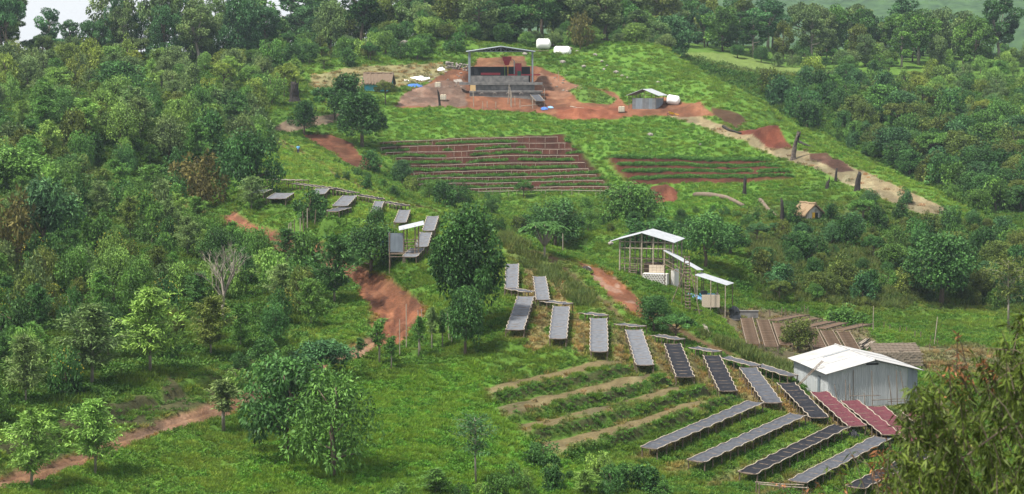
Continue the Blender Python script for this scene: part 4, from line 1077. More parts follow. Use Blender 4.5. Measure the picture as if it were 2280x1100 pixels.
def drying_table(a, b, w, cover, label, group, wave=0.05):
    a, b = Vector(a), Vector(b)
    mid = (a + b) / 2
    base = Vector((mid.x, mid.y, ground(mid.x, mid.y)))
    o = thing("drying_table", label, "drying table", base, group)
    ax = Vector((b.x - a.x, b.y - a.y, 0)); L = ax.length; ax /= L
    sd = Vector((-ax.y, ax.x, 0))
    r = np.random.default_rng(int(abs(a.x * 91 + a.y * 37)) % 9999)
    n = max(6, int(L / 0.28)); nc = 7
    ph = r.random() * 6
    def top(t, s, e=0.0):
        sag = wave * (0.8 * math.sin(t * L * 2 * math.pi / 1.7 + ph) + 0.4 * math.sin(t * L * 2 * math.pi / 0.9 + ph * 2)) 
        edge = 0.05 * math.sin(t * L * 2 * math.pi / 1.5 + ph * 3 + s * 2) * abs(s)
        return a.lerp(b, t) + sd * (s * (w / 2) + edge) + Vector((0, 0, sag * (1 - 0.35 * s * s) + 0.05 * abs(s) ** 3 + e)) - base
    rows = [[top(i / n, -1 + 2 * j / (nc - 1)) + Vector((0, 0, 0.012 * r.normal())) for j in range(nc)] for i in range(n + 1)]
    MB().sheet(rows, 0.02).build("cover", NET[cover], o, True)
    for s in (-1, 1):
        MB().tube([top(i / n, s * 1.02, -0.01) + Vector((0, 0, 0.01 * r.normal())) for i in range(n + 1)], 0.042, 5).build("side_rail", M_POLE, o, True)
    for t in (0, 1):
        MB().tube([top(t, s, -0.035) for s in (-1.04, -0.5, 0, 0.5, 1.04)], 0.04, 5).build("end_rail", M_WOOD, o, True)
    nl = max(2, int(round(L / 1.15)))
    for i in range(nl + 1):
        t = 0.01 + 0.98 * i / nl
        q = [top(t, s, -0.06) for s in (-0.97, 0.97)]
        MB().tube(q, 0.03, 4).build("cross_bar", M_WOOD, o)
        for p in q:
            gz = ground(p.x + base.x, p.y + base.y) - base.z - 0.12
            hgt = max(0.25, p.z - gz)
            lg = link("leg", LEG if r.random() < 0.5 else LEG2, o, (p.x, p.y, p.z - hgt), r.random() * 6, (1.3, 1.3, hgt))
    return o
TC = {'grey': 'grey net-covered', 'dark': 'dark grey net-covered', 'black': 'black net-covered', 'red': 'red cherry-covered'}
N1_ = ['leftmost', 'second from left', 'third from left', 'fourth from left', 'fifth from left', 'sixth from left', 'seventh from left', 'eighth from left', 'ninth, left of the red three', 'tenth', 'eleventh', 'rightmost, half behind leaves']
N2_ = ['second from right of row, long', '', '']
for i, t in enumerate(TABLES):
    if i < 12:
        lab, grp = '%s drying table in the upright row, %s' % (TC[t[5]], N1_[i] if i < 8 else ['leftmost of the red ones', 'second of the red ones', 'third of the red ones', 'red one behind foreground leaves'][i - 8]), 'upright row of drying tables'
    elif i < 14:
        lab, grp = '%s drying table of the upper pair near the large dome-crowned tree, %s' % (TC[t[5]], ['left', 'right'][i - 12]), 'upper pair of drying tables'
    elif i < 19:
        lab, grp = 'long %s drying table of the lower diagonal row, %s' % (TC[t[5]], ['leftmost', 'second from left', 'third from left', 'fourth from left', 'fifth, mostly behind leaves'][i - 14]), 'lower diagonal drying tables'
    elif i < 27:
        lab, grp = 'short drying table seen edge-on behind the upright row, %s' % ['leftmost', 'second from left', 'third from left', 'fourth from left', 'fifth from left', 'sixth from left', 'seventh, longer', 'rightmost beside the warehouse'][i - 19], 'cross tables behind the upright row'
    elif i < 37:
        lab, grp = ['grey drying table right beside the large dome-crowned tree, upper', 'grey drying table right of the tin lookout hut', 'lowest grey drying table, behind the lookout hut poles', 'grey drying table above the tin lookout hut roof', 'narrow grey drying table beside a small dark tree', 'broad grey drying table in the middle of the upper left group', 'dark drying table seen end-on below the broad grey one', 'small grey drying table behind the tree with bare poles', 'large grey drying table left of the tree with bare poles', 'dark drying table half behind the conical tree at far left'][i - 27], 'upper left drying tables'
    else:
        lab, grp = 'uncovered dark drying table in the row along the grass path, %s' % ['leftmost', 'second from left', 'third from left', 'fourth from left', 'rightmost'][i - 37], 'dark tables along the grass path'
    drying_table(at_depth(*t[0], t[2]), at_depth(*t[1], t[3]), t[4], t[5], lab, grp, 0.05 if t[5] != 'red' else 0.02)

# beds topped with sticks in the nursery
M_STICK = mat("brown_stick", (0.145, 0.10, 0.07), 0.9, 0.15, col2=(0.065, 0.044, 0.03), scale=4)
SLAT = MB().tube([(-0.5, 0, 0), (-0.15, 0.02, 0.01), (0.2, -0.02, 0), (0.5, 0, 0.008)], 0.036, 5).mesh("slat", M_STICK)
M_BEDPOLE = mat("weathered_pole", (0.26, 0.205, 0.155), 0.9, 0.15, col2=(0.13, 0.10, 0.075), scale=4)
def stick_bed(n_uv, f_uv, w, label, hgt=0.55):
    a, b = march(*n_uv, hgt), march(*f_uv, hgt)
    mid = (a + b) / 2
    base = Vector((mid.x, mid.y, ground(mid.x, mid.y)))
    o = thing("stick_topped_bed", label, "plant bed", base, "stick-topped beds of the nursery")
    ax = Vector((b.x - a.x, b.y - a.y, 0)); L = ax.length; ax /= L
    sd = Vector((-ax.y, ax.x, 0))
    for s in (-1, 1):
        MB().tube([a.lerp(b, t) - base + sd * s * w / 2 + Vector((0, 0, 0.05 + 0.03 * rnd.random())) for t in np.linspace(0, 1, 7)], 0.04, 5).build("side_pole", M_BEDPOLE, o)
    n = min(60, max(5, int(L / 0.31)))
    for i in range(n + 1):
        p = a.lerp(b, (i + 0.4 * rnd.random()) / (n + 1)) - base
        link("slat", SLAT, o, p, math.atan2(sd.y, sd.x) + rnd.gauss(0, 0.07), (w * (1.02 + 0.12 * rnd.random()), 1, 1))
    nl = max(1, int(L / 1.6))
    for i in range(nl + 1):
        for s in (-1, 1):
            p = a.lerp(b, i / nl) - base + sd * s * w / 2
            gz = ground(p.x + base.x, p.y + base.y) - base.z - 0.1
            link("leg", LEG, o, (p.x, p.y, gz), 0, (1.2, 1.2, max(0.2, p.z - gz + 0.05)))
for i, (nn, ff, w) in enumerate([((1677, 766), (1662, 708), 1.25), ((1718, 772), (1698, 712), 1.25), ((1750, 768), (1733, 719), 1.25), ((1790, 772), (1769, 723), 1.2), ((1828, 778), (1804, 729), 1.25), ((1866, 782), (1840, 736), 1.3), ((1908, 792), (1877, 738), 1.3)]):
    stick_bed(nn, ff, w, 'stick-topped plant bed in the front nursery row, %s' % ['leftmost', 'second from left', 'third from left', 'fourth, behind the olive shrub', 'fifth from left', 'sixth from left', 'rightmost'][i])
for i, (nn, ff) in enumerate([((1722, 714), (1791, 701)), ((1755, 719), (1820, 709)), ((1795, 728), (1863, 713)), ((1828, 732), (1896, 714)), ((1868, 736), (1934, 721))]):
    stick_bed(nn, ff, 1.1, 'low stick-topped bed behind the front nursery row, %s' % ['leftmost', 'second from left', 'middle', 'fourth from left', 'rightmost'][i], 0.45)
POST = MB().tube([(0, 0, -0.3), (0.01, 0.01, 0.5), (0.02, 0, 1.0)], [0.05, 0.045, 0.04], 6).mesh("post", M_WOOD)
PPOST = MB().tube([(0, 0, -0.3), (0.01, 0.01, 0.5), (0.02, 0, 1.0)], [0.05, 0.045, 0.04], 6).mesh("post", M_POLE)
def post(u, v, h, label, group, name="wooden_post", pale=False, d=None, th=1.0):
    p = spot(u, v) if d is None else drop(u, v, d)
    o = link(name, PPOST if pale else POST, None, p, rnd.random() * 6, (th, th, h))
    o.rotation_euler = (rnd.gauss(0, 0.04), rnd.gauss(0, 0.04), rnd.random() * 6)
    return tag(o, label, "post", group)
for i in range(17):
    post(1690 + rnd.random() * 110, 694 + rnd.random() * 20, 0.7 + 0.4 * rnd.random(), 'short wooden stake behind the front nursery row', 'stakes in the nursery')
for i, (u, v) in enumerate([(1910, 742), (1920, 740), (1932, 738), (1968, 733), (1981, 737), (2004, 742), (2018, 744), (2037, 752), (2050, 752), (2072, 762), (2086, 765), (2047, 780), (2070, 776), (2010, 772)]):
    post(u, v, 0.8, 'short fence post on the grass right of the nursery, %s from left' % ['first', 'second', 'third', 'fourth', 'fifth', 'sixth', 'seventh', 'eighth', 'ninth', 'tenth', 'eleventh', 'twelfth', 'thirteenth', 'fourteenth'][sorted(range(14), key=lambda q: [1910, 1920, 1932, 1968, 1981, 2004, 2018, 2037, 2050, 2072, 2086, 2047, 2070, 2010][q]).index(i)], 'fence posts right of the nursery')
post(1944, 742, 2.7, 'tall pale pole behind the pile of timber', None, 'tall_pole', True)
post(2080, 765, 3.0, 'tall pale pole right of the brick stack', None, 'tall_pole', True)
post(1253, 590, 2.2, 'pale pole right of the fern-leaved tree on the crest', None, 'tall_pole', True, 226)
post(1244, 178, 2.0, 'pale wooden pole on the red earth right of the mill', None, 'tall_pole', True)
for i, (u, vb, vt) in enumerate([(640, 478, 436), (655, 482, 440), (668, 490, 452), (676, 494, 445), (684, 492, 440), (700, 486, 446), (648, 470, 430)]):
    post(u, vb, (vb - vt) * 241 / F, 'bare upright pole beside the tree among the upper tables, %s' % ['second', 'third', 'fourth', 'fifth', 'sixth', 'rightmost', 'one standing behind'][i], 'bare poles beside the upper tables', 'bare_pole', i % 2 == 0, 239, 1.3)
for i, (u, vb, vt) in enumerate([(890, 810, 728), (936, 830, 735), (905, 825, 722), (1006, 770, 690), (1000, 772, 700), (942, 790, 718)]):
    post(u, vb, (vb - vt) * 178 / F, 'slim bare pole beside the eroded road bend, %s from left' % ['first', 'third', 'second', 'last', 'fifth', 'fourth'][i], 'bare poles at the road bend', 'bare_pole', True, 177 + i, 0.9)

# ---------------------------------------------------------------- pole fences of the terraces
def line_v(lines, k, u):
    (u0, v0), (u1, v1) = lines[k]
    return v0 + (v1 - v0) * (u - u0) / (u1 - u0)
for k in range(len(TERR1)):
    (u0, v0), (u1, v1) = TERR1[k]
    u0 += 4; u1 -= 10
    gap = (TERR1[k + 1][0][1] + TERR1[k + 1][1][1] - v0 - v1) / 2 if k + 1 < len(TERR1) else 12
    pts_ = []
    for u in np.linspace(u0, u1, 26 if k < 9 else 18):
        p = march(u, line_v(TERR1, k, u) + 0.62 * gap)
        if p is None: continue
        pts_.append(Vector((p.x, p.y, ground(p.x, p.y))))
    zt = np.convolve(np.pad([p.z for p in pts_], 3, mode='edge'), np.ones(7) / 7, 'valid')
    base = pts_[len(pts_) // 2].copy()
    o = thing("pole_fence", "pole fence along the fenced terraces, %s" % ['topmost', 'second from top', 'third from top', 'fourth from top', 'fifth from top', 'fifth from bottom', 'fourth from bottom', 'third from bottom', 'second from bottom', 'lowest, half hidden'][k], "fence", base, "pole fences of the terraces")
    hh = 0.82
    tops = [Vector((p.x, p.y, z + hh)) - base for p, z in zip(pts_, zt)]
    for j in range(0, len(tops) - 1, 5):
        MB().tube([q + Vector((0, 0, rnd.gauss(0, 0.02))) for q in tops[j:j + 6]], 0.055, 5).build("rail", M_POLE, o)
    for p, q in zip(pts_, tops):
        if rnd.random() < 0.12: continue
        link("post", PPOST if rnd.random() < 0.7 else POST, o, (q.x + rnd.gauss(0, 0.15), q.y, p.z - base.z), 0, (1, 1, max(0.3, q.z - p.z + base.z)))

# ---------------------------------------------------------------- buildings
M_ZINC = mat("zinc_sheet", (0.33, 0.345, 0.365), 0.65, 0.15, col2=(0.235, 0.25, 0.27), scale=2.0, metallic=0.0)
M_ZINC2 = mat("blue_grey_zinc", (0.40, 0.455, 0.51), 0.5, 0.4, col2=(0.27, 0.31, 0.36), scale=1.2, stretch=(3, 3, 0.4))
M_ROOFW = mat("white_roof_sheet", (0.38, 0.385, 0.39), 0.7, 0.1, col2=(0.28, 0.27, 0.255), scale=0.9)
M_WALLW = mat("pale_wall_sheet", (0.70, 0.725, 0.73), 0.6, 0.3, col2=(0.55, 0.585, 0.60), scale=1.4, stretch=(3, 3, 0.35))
M_CONC = mat("concrete", (0.20, 0.19, 0.18), 0.9, 0.2, col2=(0.085, 0.083, 0.082), scale=1.4, bump=0.2)
M_STEEL = mat("painted_steel", (0.19, 0.225, 0.255), 0.5, 0.5, noise=0.2)
M_DARK = mat("black_sheet", (0.022, 0.023, 0.027), 0.7, 0.3, noise=0.4)
M_RED = mat("red_machine_paint", (0.36, 0.02, 0.035), 0.45, 0.5, noise=0.25)
M_MORT = mat("white_mortar", (0.62, 0.60, 0.56), 0.9, 0.2, noise=0.2)
M_STONE = mat("dark_stone", (0.17, 0.15, 0.13), 0.9, 0.2, col2=(0.08, 0.07, 0.065), scale=4)
M_ROCK = mat("grey_rock", (0.30, 0.27, 0.24), 0.95, 0.15, col2=(0.15, 0.135, 0.12), scale=3, bump=0.4)
M_BRICKP = mat("pale_block", (0.50, 0.42, 0.33), 0.9, 0.2, noise=0.25)
M_MUD = mat("mud_brick", (0.26, 0.215, 0.17), 0.95, 0.1, col2=(0.16, 0.13, 0.10), scale=5, bump=0.2)
M_WHITE = mat("white_plastic", (0.80, 0.80, 0.78), 0.4, 0.4, noise=0.06)
M_CREAM = mat("cream_plastic", (0.72, 0.64, 0.48), 0.5, 0.4, noise=0.15)
M_BLUE = mat("blue_tarp", (0.05, 0.16, 0.50), 0.5, 0.4, noise=0.3, scale=3)
M_LBLUE = mat("light_blue_tarp", (0.22, 0.42, 0.75), 0.5, 0.4, noise=0.3, scale=3)
M_TEAL = mat("teal_tarp", (0.03, 0.36, 0.52), 0.5, 0.4, noise=0.3, scale=3)
M_YEL = mat("yellow_paint", (0.72, 0.42, 0.03), 0.6, 0.3, noise=0.2)
M_PLY = mat("plywood", (0.55, 0.38, 0.19), 0.7, 0.2, noise=0.2)
M_THATCH = mat("thatch", (0.19, 0.14, 0.10), 0.95, 0.1, col2=(0.09, 0.065, 0.048), scale=6, bump=0.6, stretch=(4, 4, 0.5))
M_THATCH2 = mat("fresh_thatch", (0.29, 0.21, 0.13), 0.95, 0.1, col2=(0.15, 0.105, 0.065), scale=6, bump=0.6, stretch=(4, 4, 0.5))
def corrug(m, p00, p10, p01, p11, n, amp=0.03, th=0.012, nj=1, top=None):
    """a corrugated sheet: ridges run from the p0x edge to the p1x edge"""
    p00, p10, p01, p11 = map(Vector, (p00, p10, p01, p11))
    nrm = (p10 - p00).cross(p01 - p00).normalized() * amp
    P = []
    for i in range(2 * n + 1):
        s = i / (2 * n)
        a, b = p00.lerp(p01, s), p10.lerp(p11, s)
        P.append([a.lerp(b, j / nj) + nrm * (1 if i % 2 else -1) for j in range(nj + 1)])
    return m.sheet(P, th)
class Frame:
    """local axes of a building: x along the front, y to the back, z up, from origin o turned by rz"""
    def __init__(s, o, rz): s.o, s.R = Vector(o), Matrix.Rotation(rz, 3, 'Z')
    def __call__(s, x, y, z): return s.R @ Vector((x, y, z))
def bar(name, o, pts, r, m, n=6):
    return MB().tube(pts, r, n).build(name, m, o)

# --- white warehouse
E0 = Vector(at_depth(1838, 833, 172.0))
gz = ground(E0.x + 3, E0.y + 1.5)
o = thing("warehouse", "white sheet-metal warehouse with low gable roof beside the red tables", "warehouse", (E0.x, E0.y, gz))
fr_ = Frame((0, 0, 0), math.radians(12))
W_, L_, EH = 9.1, 9.6, E0.z - gz
RH = 1.1
inset = 0.45
for s in (0, 1):       # two roof slopes, each of separate sheets
    x0, x1 = (0.0, W_ / 2) if s == 0 else (W_, W_ / 2)
    rf = MB(); corrug(rf, fr_(x0, 0, EH), fr_(x1, 0, EH + RH), fr_(x0, L_, EH), fr_(x1, L_, EH + RH), 42, 0.022, 0.02)
    ro = rf.build("roof_slope", M_ROOFW, o)
    for k in range(1, 3):
        y = L_ * k / 3
        bar("sheet_seam", ro, [fr_(x0, y, EH + 0.035), fr_(x1, y, EH + RH + 0.035)], 0.018, M_ZINC, 4)
bar("ridge_cap", o, [fr_(W_ / 2, -0.02, EH + RH + 0.03), fr_(W_ / 2, L_ + 0.02, EH + RH + 0.03)], 0.06, M_ROOFW)
bar("step_edge", o, [fr_(W_ * 0.22, L_ * 0.62, EH + RH * 0.44 + 0.05), fr_(W_ / 2, L_ * 0.62, EH + RH + 0.06)], 0.03, M_STEEL, 4)
npan = 9
xa, xb = 0.45, W_ - 0.45
for i in range(npan):
    x0 = xa + (xb - xa) * i / npan; x1 = xa + (xb - xa) * (i + 1) / npan - 0.015
    t0, t1 = (EH - 0.05 + RH * (1 - abs(x - W_ / 2) / (W_ / 2)) - 0.06 for x in (x0, x1))
    dy = inset + 0.012 * (i % 2)
    m_ = MB(); corrug(m_, fr_(x0, dy, -0.4), fr_(x0, dy, t0), fr_(x1, dy, -0.4), fr_(x1, dy, t1), 5, 0.012, 0.01)
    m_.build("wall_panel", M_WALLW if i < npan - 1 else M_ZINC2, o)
for i in range(8):
    y0 = inset + (L_ - 2 * inset) * i / 8; y1 = inset + (L_ - 2 * inset) * (i + 1) / 8 - 0.02
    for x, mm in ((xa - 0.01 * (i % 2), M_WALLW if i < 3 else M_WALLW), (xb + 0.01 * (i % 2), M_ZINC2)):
        m_ = MB(); corrug(m_, fr_(x, y0, -0.4), fr_(x, y0, EH - 0.03), fr_(x, y1, -0.4), fr_(x, y1, EH - 0.03), 5, 0.012, 0.01)
        m_.build("wall_panel", mm, o)
MB().box(fr_(xa - 0.06, 2.6, EH * 0.42), (0.06, 0.5, EH * 0.84), math.radians(12)).build("door", M_STEEL, o)
MB().sheet([[fr_(xa + i * (xb - xa), L_ - inset, z) for z in (-0.4, EH)] for i in (0, 1)], 0.0).build("back_wall", M_WALLW, o)
MB().box(fr_(W_ / 2 - 0.1, inset - 0.03, EH + RH - 0.42), (1.1, 0.06, 0.16), math.radians(12)).build("vent", M_DARK, o)
bar("downpipe", o, [fr_(xa + 2.3, inset - 0.06, 0), fr_(xa + 2.25, inset - 0.06, EH + 0.2)], 0.03, M_WOOD, 5)
wh = o
def wpt(x, y, z): return Vector(wh.location) + fr_(x, y, z)
# ladder on its roof
L0 = Vector(at_depth(1770, 850, 173.5))
lo = thing("ladder", "long wooden ladder leaning on the warehouse roof", "ladder", L0)
la, lb = Vector((0, 0, -0.6)), Vector(at_depth(1832, 803, 174.6)) - L0
for s in (-1, 1): bar("rail", lo, [la + fr_(0, s * 0.16, 0), lb + fr_(0, s * 0.16, 0)], 0.035, M_WOOD, 5)
for i in range(11):
    p = la.lerp(lb, (i + 0.5) / 11); bar("rung", lo, [p + fr_(0, -0.17, 0), p + fr_(0, 0.17, 0)], 0.022, M_WOOD, 4)
# poles leaning on its front
for i, (x, ln, th, z0) in enumerate([(1.15, 2.1, 0.3, 0), (1.75, 2.6, -0.05, 0), (2.15, 2.3, 0.0, 0), (3.6, 1.5, 0.05, 0), (4.2, 3.4, 0.0, 0), (6.0, 2.9, 0.22, 0), (6.55, 3.3, 0.03, 0), (7.3, 3.2, 0.3, 0)]):
    p = wpt(x, -0.25 - 0.1 * (i % 3), 0); p.z = ground(p.x, p.y)
    b_ = MB().tube([(0, 0, -0.2), fr_(-th * ln * 0.25, 0.1, ln * 0.5), fr_(-th * ln * 0.5, 0.3, ln)], [0.05, 0.04, 0.03], 5).build("leaning_pole", M_WOOD)
    b_.location = p; tag(b_, 'bare pole standing against the warehouse front, %s from left' % ['first', 'second', 'third', 'fourth', 'fifth', 'sixth', 'seventh', 'eighth'][i], 'pole', 'poles against the warehouse')
for i, (x0, x1, z0, z1) in enumerate([(2.0, 4.9, 1.55, 1.5), (4.1, 7.4, 1.1, 1.15), (5.6, 8.2, 0.95, 0.9), (3.9, 5.6, 0.4, 0.15)]):
    p = wpt(x0, -0.42, 0)
    b_ = MB().tube([fr_(0, 0, z0), fr_((x1 - x0) / 2, 0.02, (z0 + z1) / 2 - 0.02), fr_(x1 - x0, 0, z1)], 0.03, 5).build("tied_pole", M_WOOD)
    b_.location = p; tag(b_, 'horizontal pole tied across the warehouse front poles, %s' % ['topmost', 'middle', 'right end', 'lowest, slanting'][i], 'pole', 'poles tied across the warehouse front')

# --- stack of mud bricks behind the warehouse
P0 = Vector(at_depth(1946, 806, 193)); P0.z = ground(P0.x, P0.y)
o = thing("brick_stack", "long stack of grey mud bricks behind the warehouse roof", "brick stack", P0)
BR = MB().box((0, 0, 0), (0.40, 0.19, 0.155)).mesh("brick", M_MUD)
fr2_ = Frame((0, 0, 0), math.radians(4))
MB().box(fr2_(2.3, 1.15, 0.62), (4.35, 1.9, 1.42), math.radians(4)).build("core", M_MUD, o)
for k in range(9):
    for i in range(11):
        link("brick", BR, o, fr2_(0.2 + 0.42 * i + (0.2 if k % 2 else 0), 0.0 + rnd.gauss(0, 0.02), 0.08 + k * 0.17), math.radians(4) + rnd.gauss(0, 0.04))
for j in range(11):
    for i in range(11):
        if rnd.random() < 0.08: continue
        link("brick", BR, o, fr2_(0.2 + 0.42 * i, 0.22 + 0.20 * j, 1.46 + 0.09 * (j % 2) + 0.03 * rnd.random() + 0.05 * j), math.radians(4) + rnd.gauss(0, 0.08))
P0 = spot(1930, 772)
o = thing("timber_pile", "pile of pale split timber left of the brick stack", "timber", P0)
for i in range(16):
    x, y = (i % 6) * 0.16 - 0.5, (i // 6) * 0.2
    bar("log", o, [(x - 0.5, y - 0.6 - 0.3 * rnd.random(), 0.12 + 0.22 * (i // 6)), (x + 0.45 + 0.2 * rnd.random(), y + 0.9, 0.35 + 0.25 * (i // 6))], 0.085, M_POLE if i % 3 else M_CHAR, 6)

# --- hilltop mill with open steel roof
o = thing("coffee_mill", "open steel-framed mill shed with gable roof on the hilltop", "mill", MILL)
hw, dp, eh, rh = 6.1, 11.0, 5.9, 0.95
for x in (-hw, hw):
    for y in (0, dp / 2, dp):
        MB().box((x, y, eh / 2 - 0.2), (0.24, 0.24, eh + 0.4)).build("post", M_STEEL, o)
for y in (0, dp / 2, dp):
    tr = MB().tube([(-hw - 0.4, y, eh), (hw + 0.4, y, eh)], 0.07, 5)
    for s in (-1, 1):
        tr.tube([(s * (hw + 0.4), y, eh + 0.08), (0, y, eh + rh)], 0.07, 5)
        for q in range(1, 6):
            x = s * hw * q / 6; zt_ = eh + rh * (1 - q / 6) + 0.03
            tr.tube([(x, y, eh), (x, y, zt_)], 0.04, 4); tr.tube([(x, y, eh), (s * hw * (q - 1) / 6, y, eh + rh * (1 - (q - 1) / 6))], 0.04, 4)
    tr.tube([(0, y, eh), (0, y, eh + rh)], 0.1, 5)
    tr.build("truss", M_STEEL, o)
for s in (-1, 1):
    rf = MB(); corrug(rf, (s * (hw + 0.5), -0.5, eh + 0.12), (0, -0.5, eh + rh + 0.14), (s * (hw + 0.5), dp + 0.5, eh + 0.12), (0, dp + 0.5, eh + rh + 0.14), 40, 0.025, 0.02)
    rf.build("roof_slope", M_ZINC, o)
for s in (-1, 1):
    MB().tube([(s * (hw + 0.5), -0.5, eh + 0.0), (0, -0.5, eh + rh + 0.03)], 0.12, 4).build("fascia", M_STEEL, o)  # roof edge, thickened to stand in for the shaded underside below it
for q in range(1, 7):
    for s in (-1, 1):
        bar("purlin", o, [(s * hw * q / 6.3, -0.4, eh + rh * (1 - q / 6.3) + 0.06), (s * hw * q / 6.3, dp + 0.4, eh + rh * (1 - q / 6.3) + 0.06)], 0.06, M_STEEL, 4)
m_ = MB(); m_.add([(-hw, dp, eh - 0.05), (hw, dp, eh - 0.05), (0, dp, eh + rh)], [(0, 1, 2)]); m_.build("dark_gable_fill", M_DARK, o)  # added dark sheet, stands in for the dim view behind the truss
MB().box((-0.1, dp * 0.55, 1.45), (2 * hw - 0.6, 0.2, 3.1)).build("black_back_wall", M_DARK, o)
MB().box((0, dp * 0.5, -0.15), (2 * hw + 0.2, dp, 0.3)).build("floor", M_CONC, o)
MB().box((-0.2, 0.2, 0.66), (2 * hw - 1.1, 0.3, 1.32)).build("front_wall", M_CONC, o)
# stepped concrete tanks in front
o = thing("concrete_tank", "stepped grey concrete tanks in front of the hilltop mill", "tank", (MILL[0], MILL[1] - 5.5, MILL[2] - 2.5))
zf = lambda v, d: at_depth(1115, v, d)[2] - (MILL[2] - 2.5)
for (nm, u0, u1, v0, v1, d, th) in [("upper_ledge", 1023, 1208, 183.5, 189, 385.2, 1.6), ("upper_wall", 1055, 1190, 188, 204, 385.6, 1.0), ("middle_ledge", 1045, 1208, 202, 206, 383.0, 2.2), ("lower_wall", 1046, 1205, 205, 219, 383.2, 1.2)]:
    x0, x1 = ((q - 1140) / F * d - MILL[0] for q in (u0, u1))
    z1, z0 = zf(v0, d), zf(v1, d)
    MB().box(((x0 + x1) / 2, d - MILL[1] + 5.5 + th / 2, (z0 + z1) / 2 - (0.6 if 'wall' in nm else 0)), (x1 - x0, th, z1 - z0 + (1.2 if 'wall' in nm else 0))).build(nm, M_CONC, o)
for i in range(4):
    bar("outlet_ring", o, [(-3.6 + i * 2.5 + 0.32 * math.cos(q), -0.32, 0.35 + 0.32 * math.sin(q)) for q in np.linspace(0, math.pi, 9)], 0.07, M_ROCK, 5)
# machine
o = thing("pulping_machine", "dark red coffee pulping machine inside the hilltop mill", "machine", (MILL[0] + 1.2, MILL[1] + 3.2, MILL[2]))
cx = lambda u: (u - 1140) / F * 391.2 - MILL[0] - 1.2
zz = lambda v: at_depth(1115, v, 391.2)[2] - MILL[2]
def wbox(nm, u0, u1, v0, v1, dy, m, y=0):
    MB().box(((cx(u0) + cx(u1)) / 2, y, (zz(v0) + zz(v1)) / 2), (cx(u1) - cx(u0), dy, zz(v0) - zz(v1))).build(nm, m, o)
wbox("hopper", 1119, 1139, 126, 135, 1.4, M_RED)
fun = MB(); fun.add([(cx(a_), b_, zz(c_)) for (a_, c_, w_) in ((1121, 135, 0.6), (1124, 145, 0.3)) for (a_, b_) in ((a_, -w_), (a_, w_), (2 * 1128.5 - a_, w_), (2 * 1128.5 - a_, -w_))], [(0, 1, 5, 4), (1, 2, 6, 5), (2, 3, 7, 6), (3, 0, 4, 7), (4, 5, 6, 7), (0, 3, 2, 1)]); fun.build("funnel", M_RED, o)
for u in (1124, 1131):
    for y in (-0.4, 0.4):
        bar("leg", o, [(cx(u), y, zz(183)), (cx(u), y, zz(145))], 0.06, mat("green_paint", (0.12, 0.25, 0.06), 0.6) if u == 1124 else M_YEL)
bar("pipe", o, [(cx(1145), -0.3, zz(172)), (cx(1145), -0.3, zz(136)), (cx(1141), -0.3, zz(132))], 0.11, M_ZINC)
wbox("control_cabinet", 1147, 1161, 141, 166, 0.9, M_RED, 0.3)
wbox("screen_drum", 1071, 1114, 162, 167, 0.7, M_RED, -0.5)
wbox("conveyor", 1131, 1203, 165, 168, 0.6, M_RED, -0.6)
wbox("motor", 1152, 1160, 158, 168, 0.7, mat("motor_green", (0.03, 0.10, 0.07), 0.5), -0.7)
# rough timber uprights, a board and a small tilted table on the yard in front
for i, (u, vb, vt) in enumerate([(1055, 238, 198), (1137, 238, 196), (1131, 232, 190), (1139, 240, 205), (1147, 236, 214), (1158, 240, 222), (1186, 242, 220), (1075, 242, 226), (1085, 240, 226), (1104, 240, 226), (1208, 210, 190), (1212, 222, 196)]):
    post(u, vb, (vb - vt) * 380 / F, 'rough pole in the yard before the concrete tanks, %s' % ['under the board', 'tallest of the centre trio', 'leftmost of the centre trio', 'rightmost of the centre trio', 'right of the trio', 'short, farther right', 'beside the tilted table', 'short, left', 'short, second left', 'short, third left', 'at the right end of the tanks', 'leaning at the right end'][i], 'poles in the mill yard', 'upright_pole', True, None, 1.6)
p = Vector(at_depth(1053, 196, 379.0))
b_ = MB().box((0, 0, 0), (1.0, 0.05, 1.1)).build("plywood_board", M_PLY); b_.location = p; tag(b_, "yellow plywood board fixed to a pole before the tanks", "board")
drying_table(Vector(at_depth(1203, 225, 378.5)), Vector(at_depth(1190, 211, 382.5)), 1.7, 'dark', "small tilted dark table in the yard before the concrete tanks", "yard table", 0.01)
# stone wall
P0 = spot(1000, 152)
STN = []
for s in range(4):
    r = np.random.default_rng(s + 300)
    bmv = unit(r.normal(size=(14, 3)))
    import bmesh
    bm = bmesh.new(); bmesh.ops.create_icosphere(bm, subdivisions=1, radius=0.5)
    for vq in bm.verts: vq.co *= 0.8 + 0.4 * r.random()
    for vq in bm.verts: vq.co.z *= 0.75
    mq = bpy.data.meshes.new("stone"); bm.to_mesh(mq); bm.free(); mq.materials.append(M_ROCK); STN.append(mq)
o = thing("dry_stone_wall", "rough dry stone wall left of the mill", "wall", P0)
for i in range(90):
    x = -0.6 + 5.2 * rnd.random(); lv = int(rnd.random() * 4)
    link("stone", rnd.choice(STN), o, (x, rnd.gauss(0, 0.12), 0.1 + lv * 0.34 + ground(P0.x + x, P0.y) - P0.z), rnd.random() * 6, 0.42 + 0.25 * rnd.random())
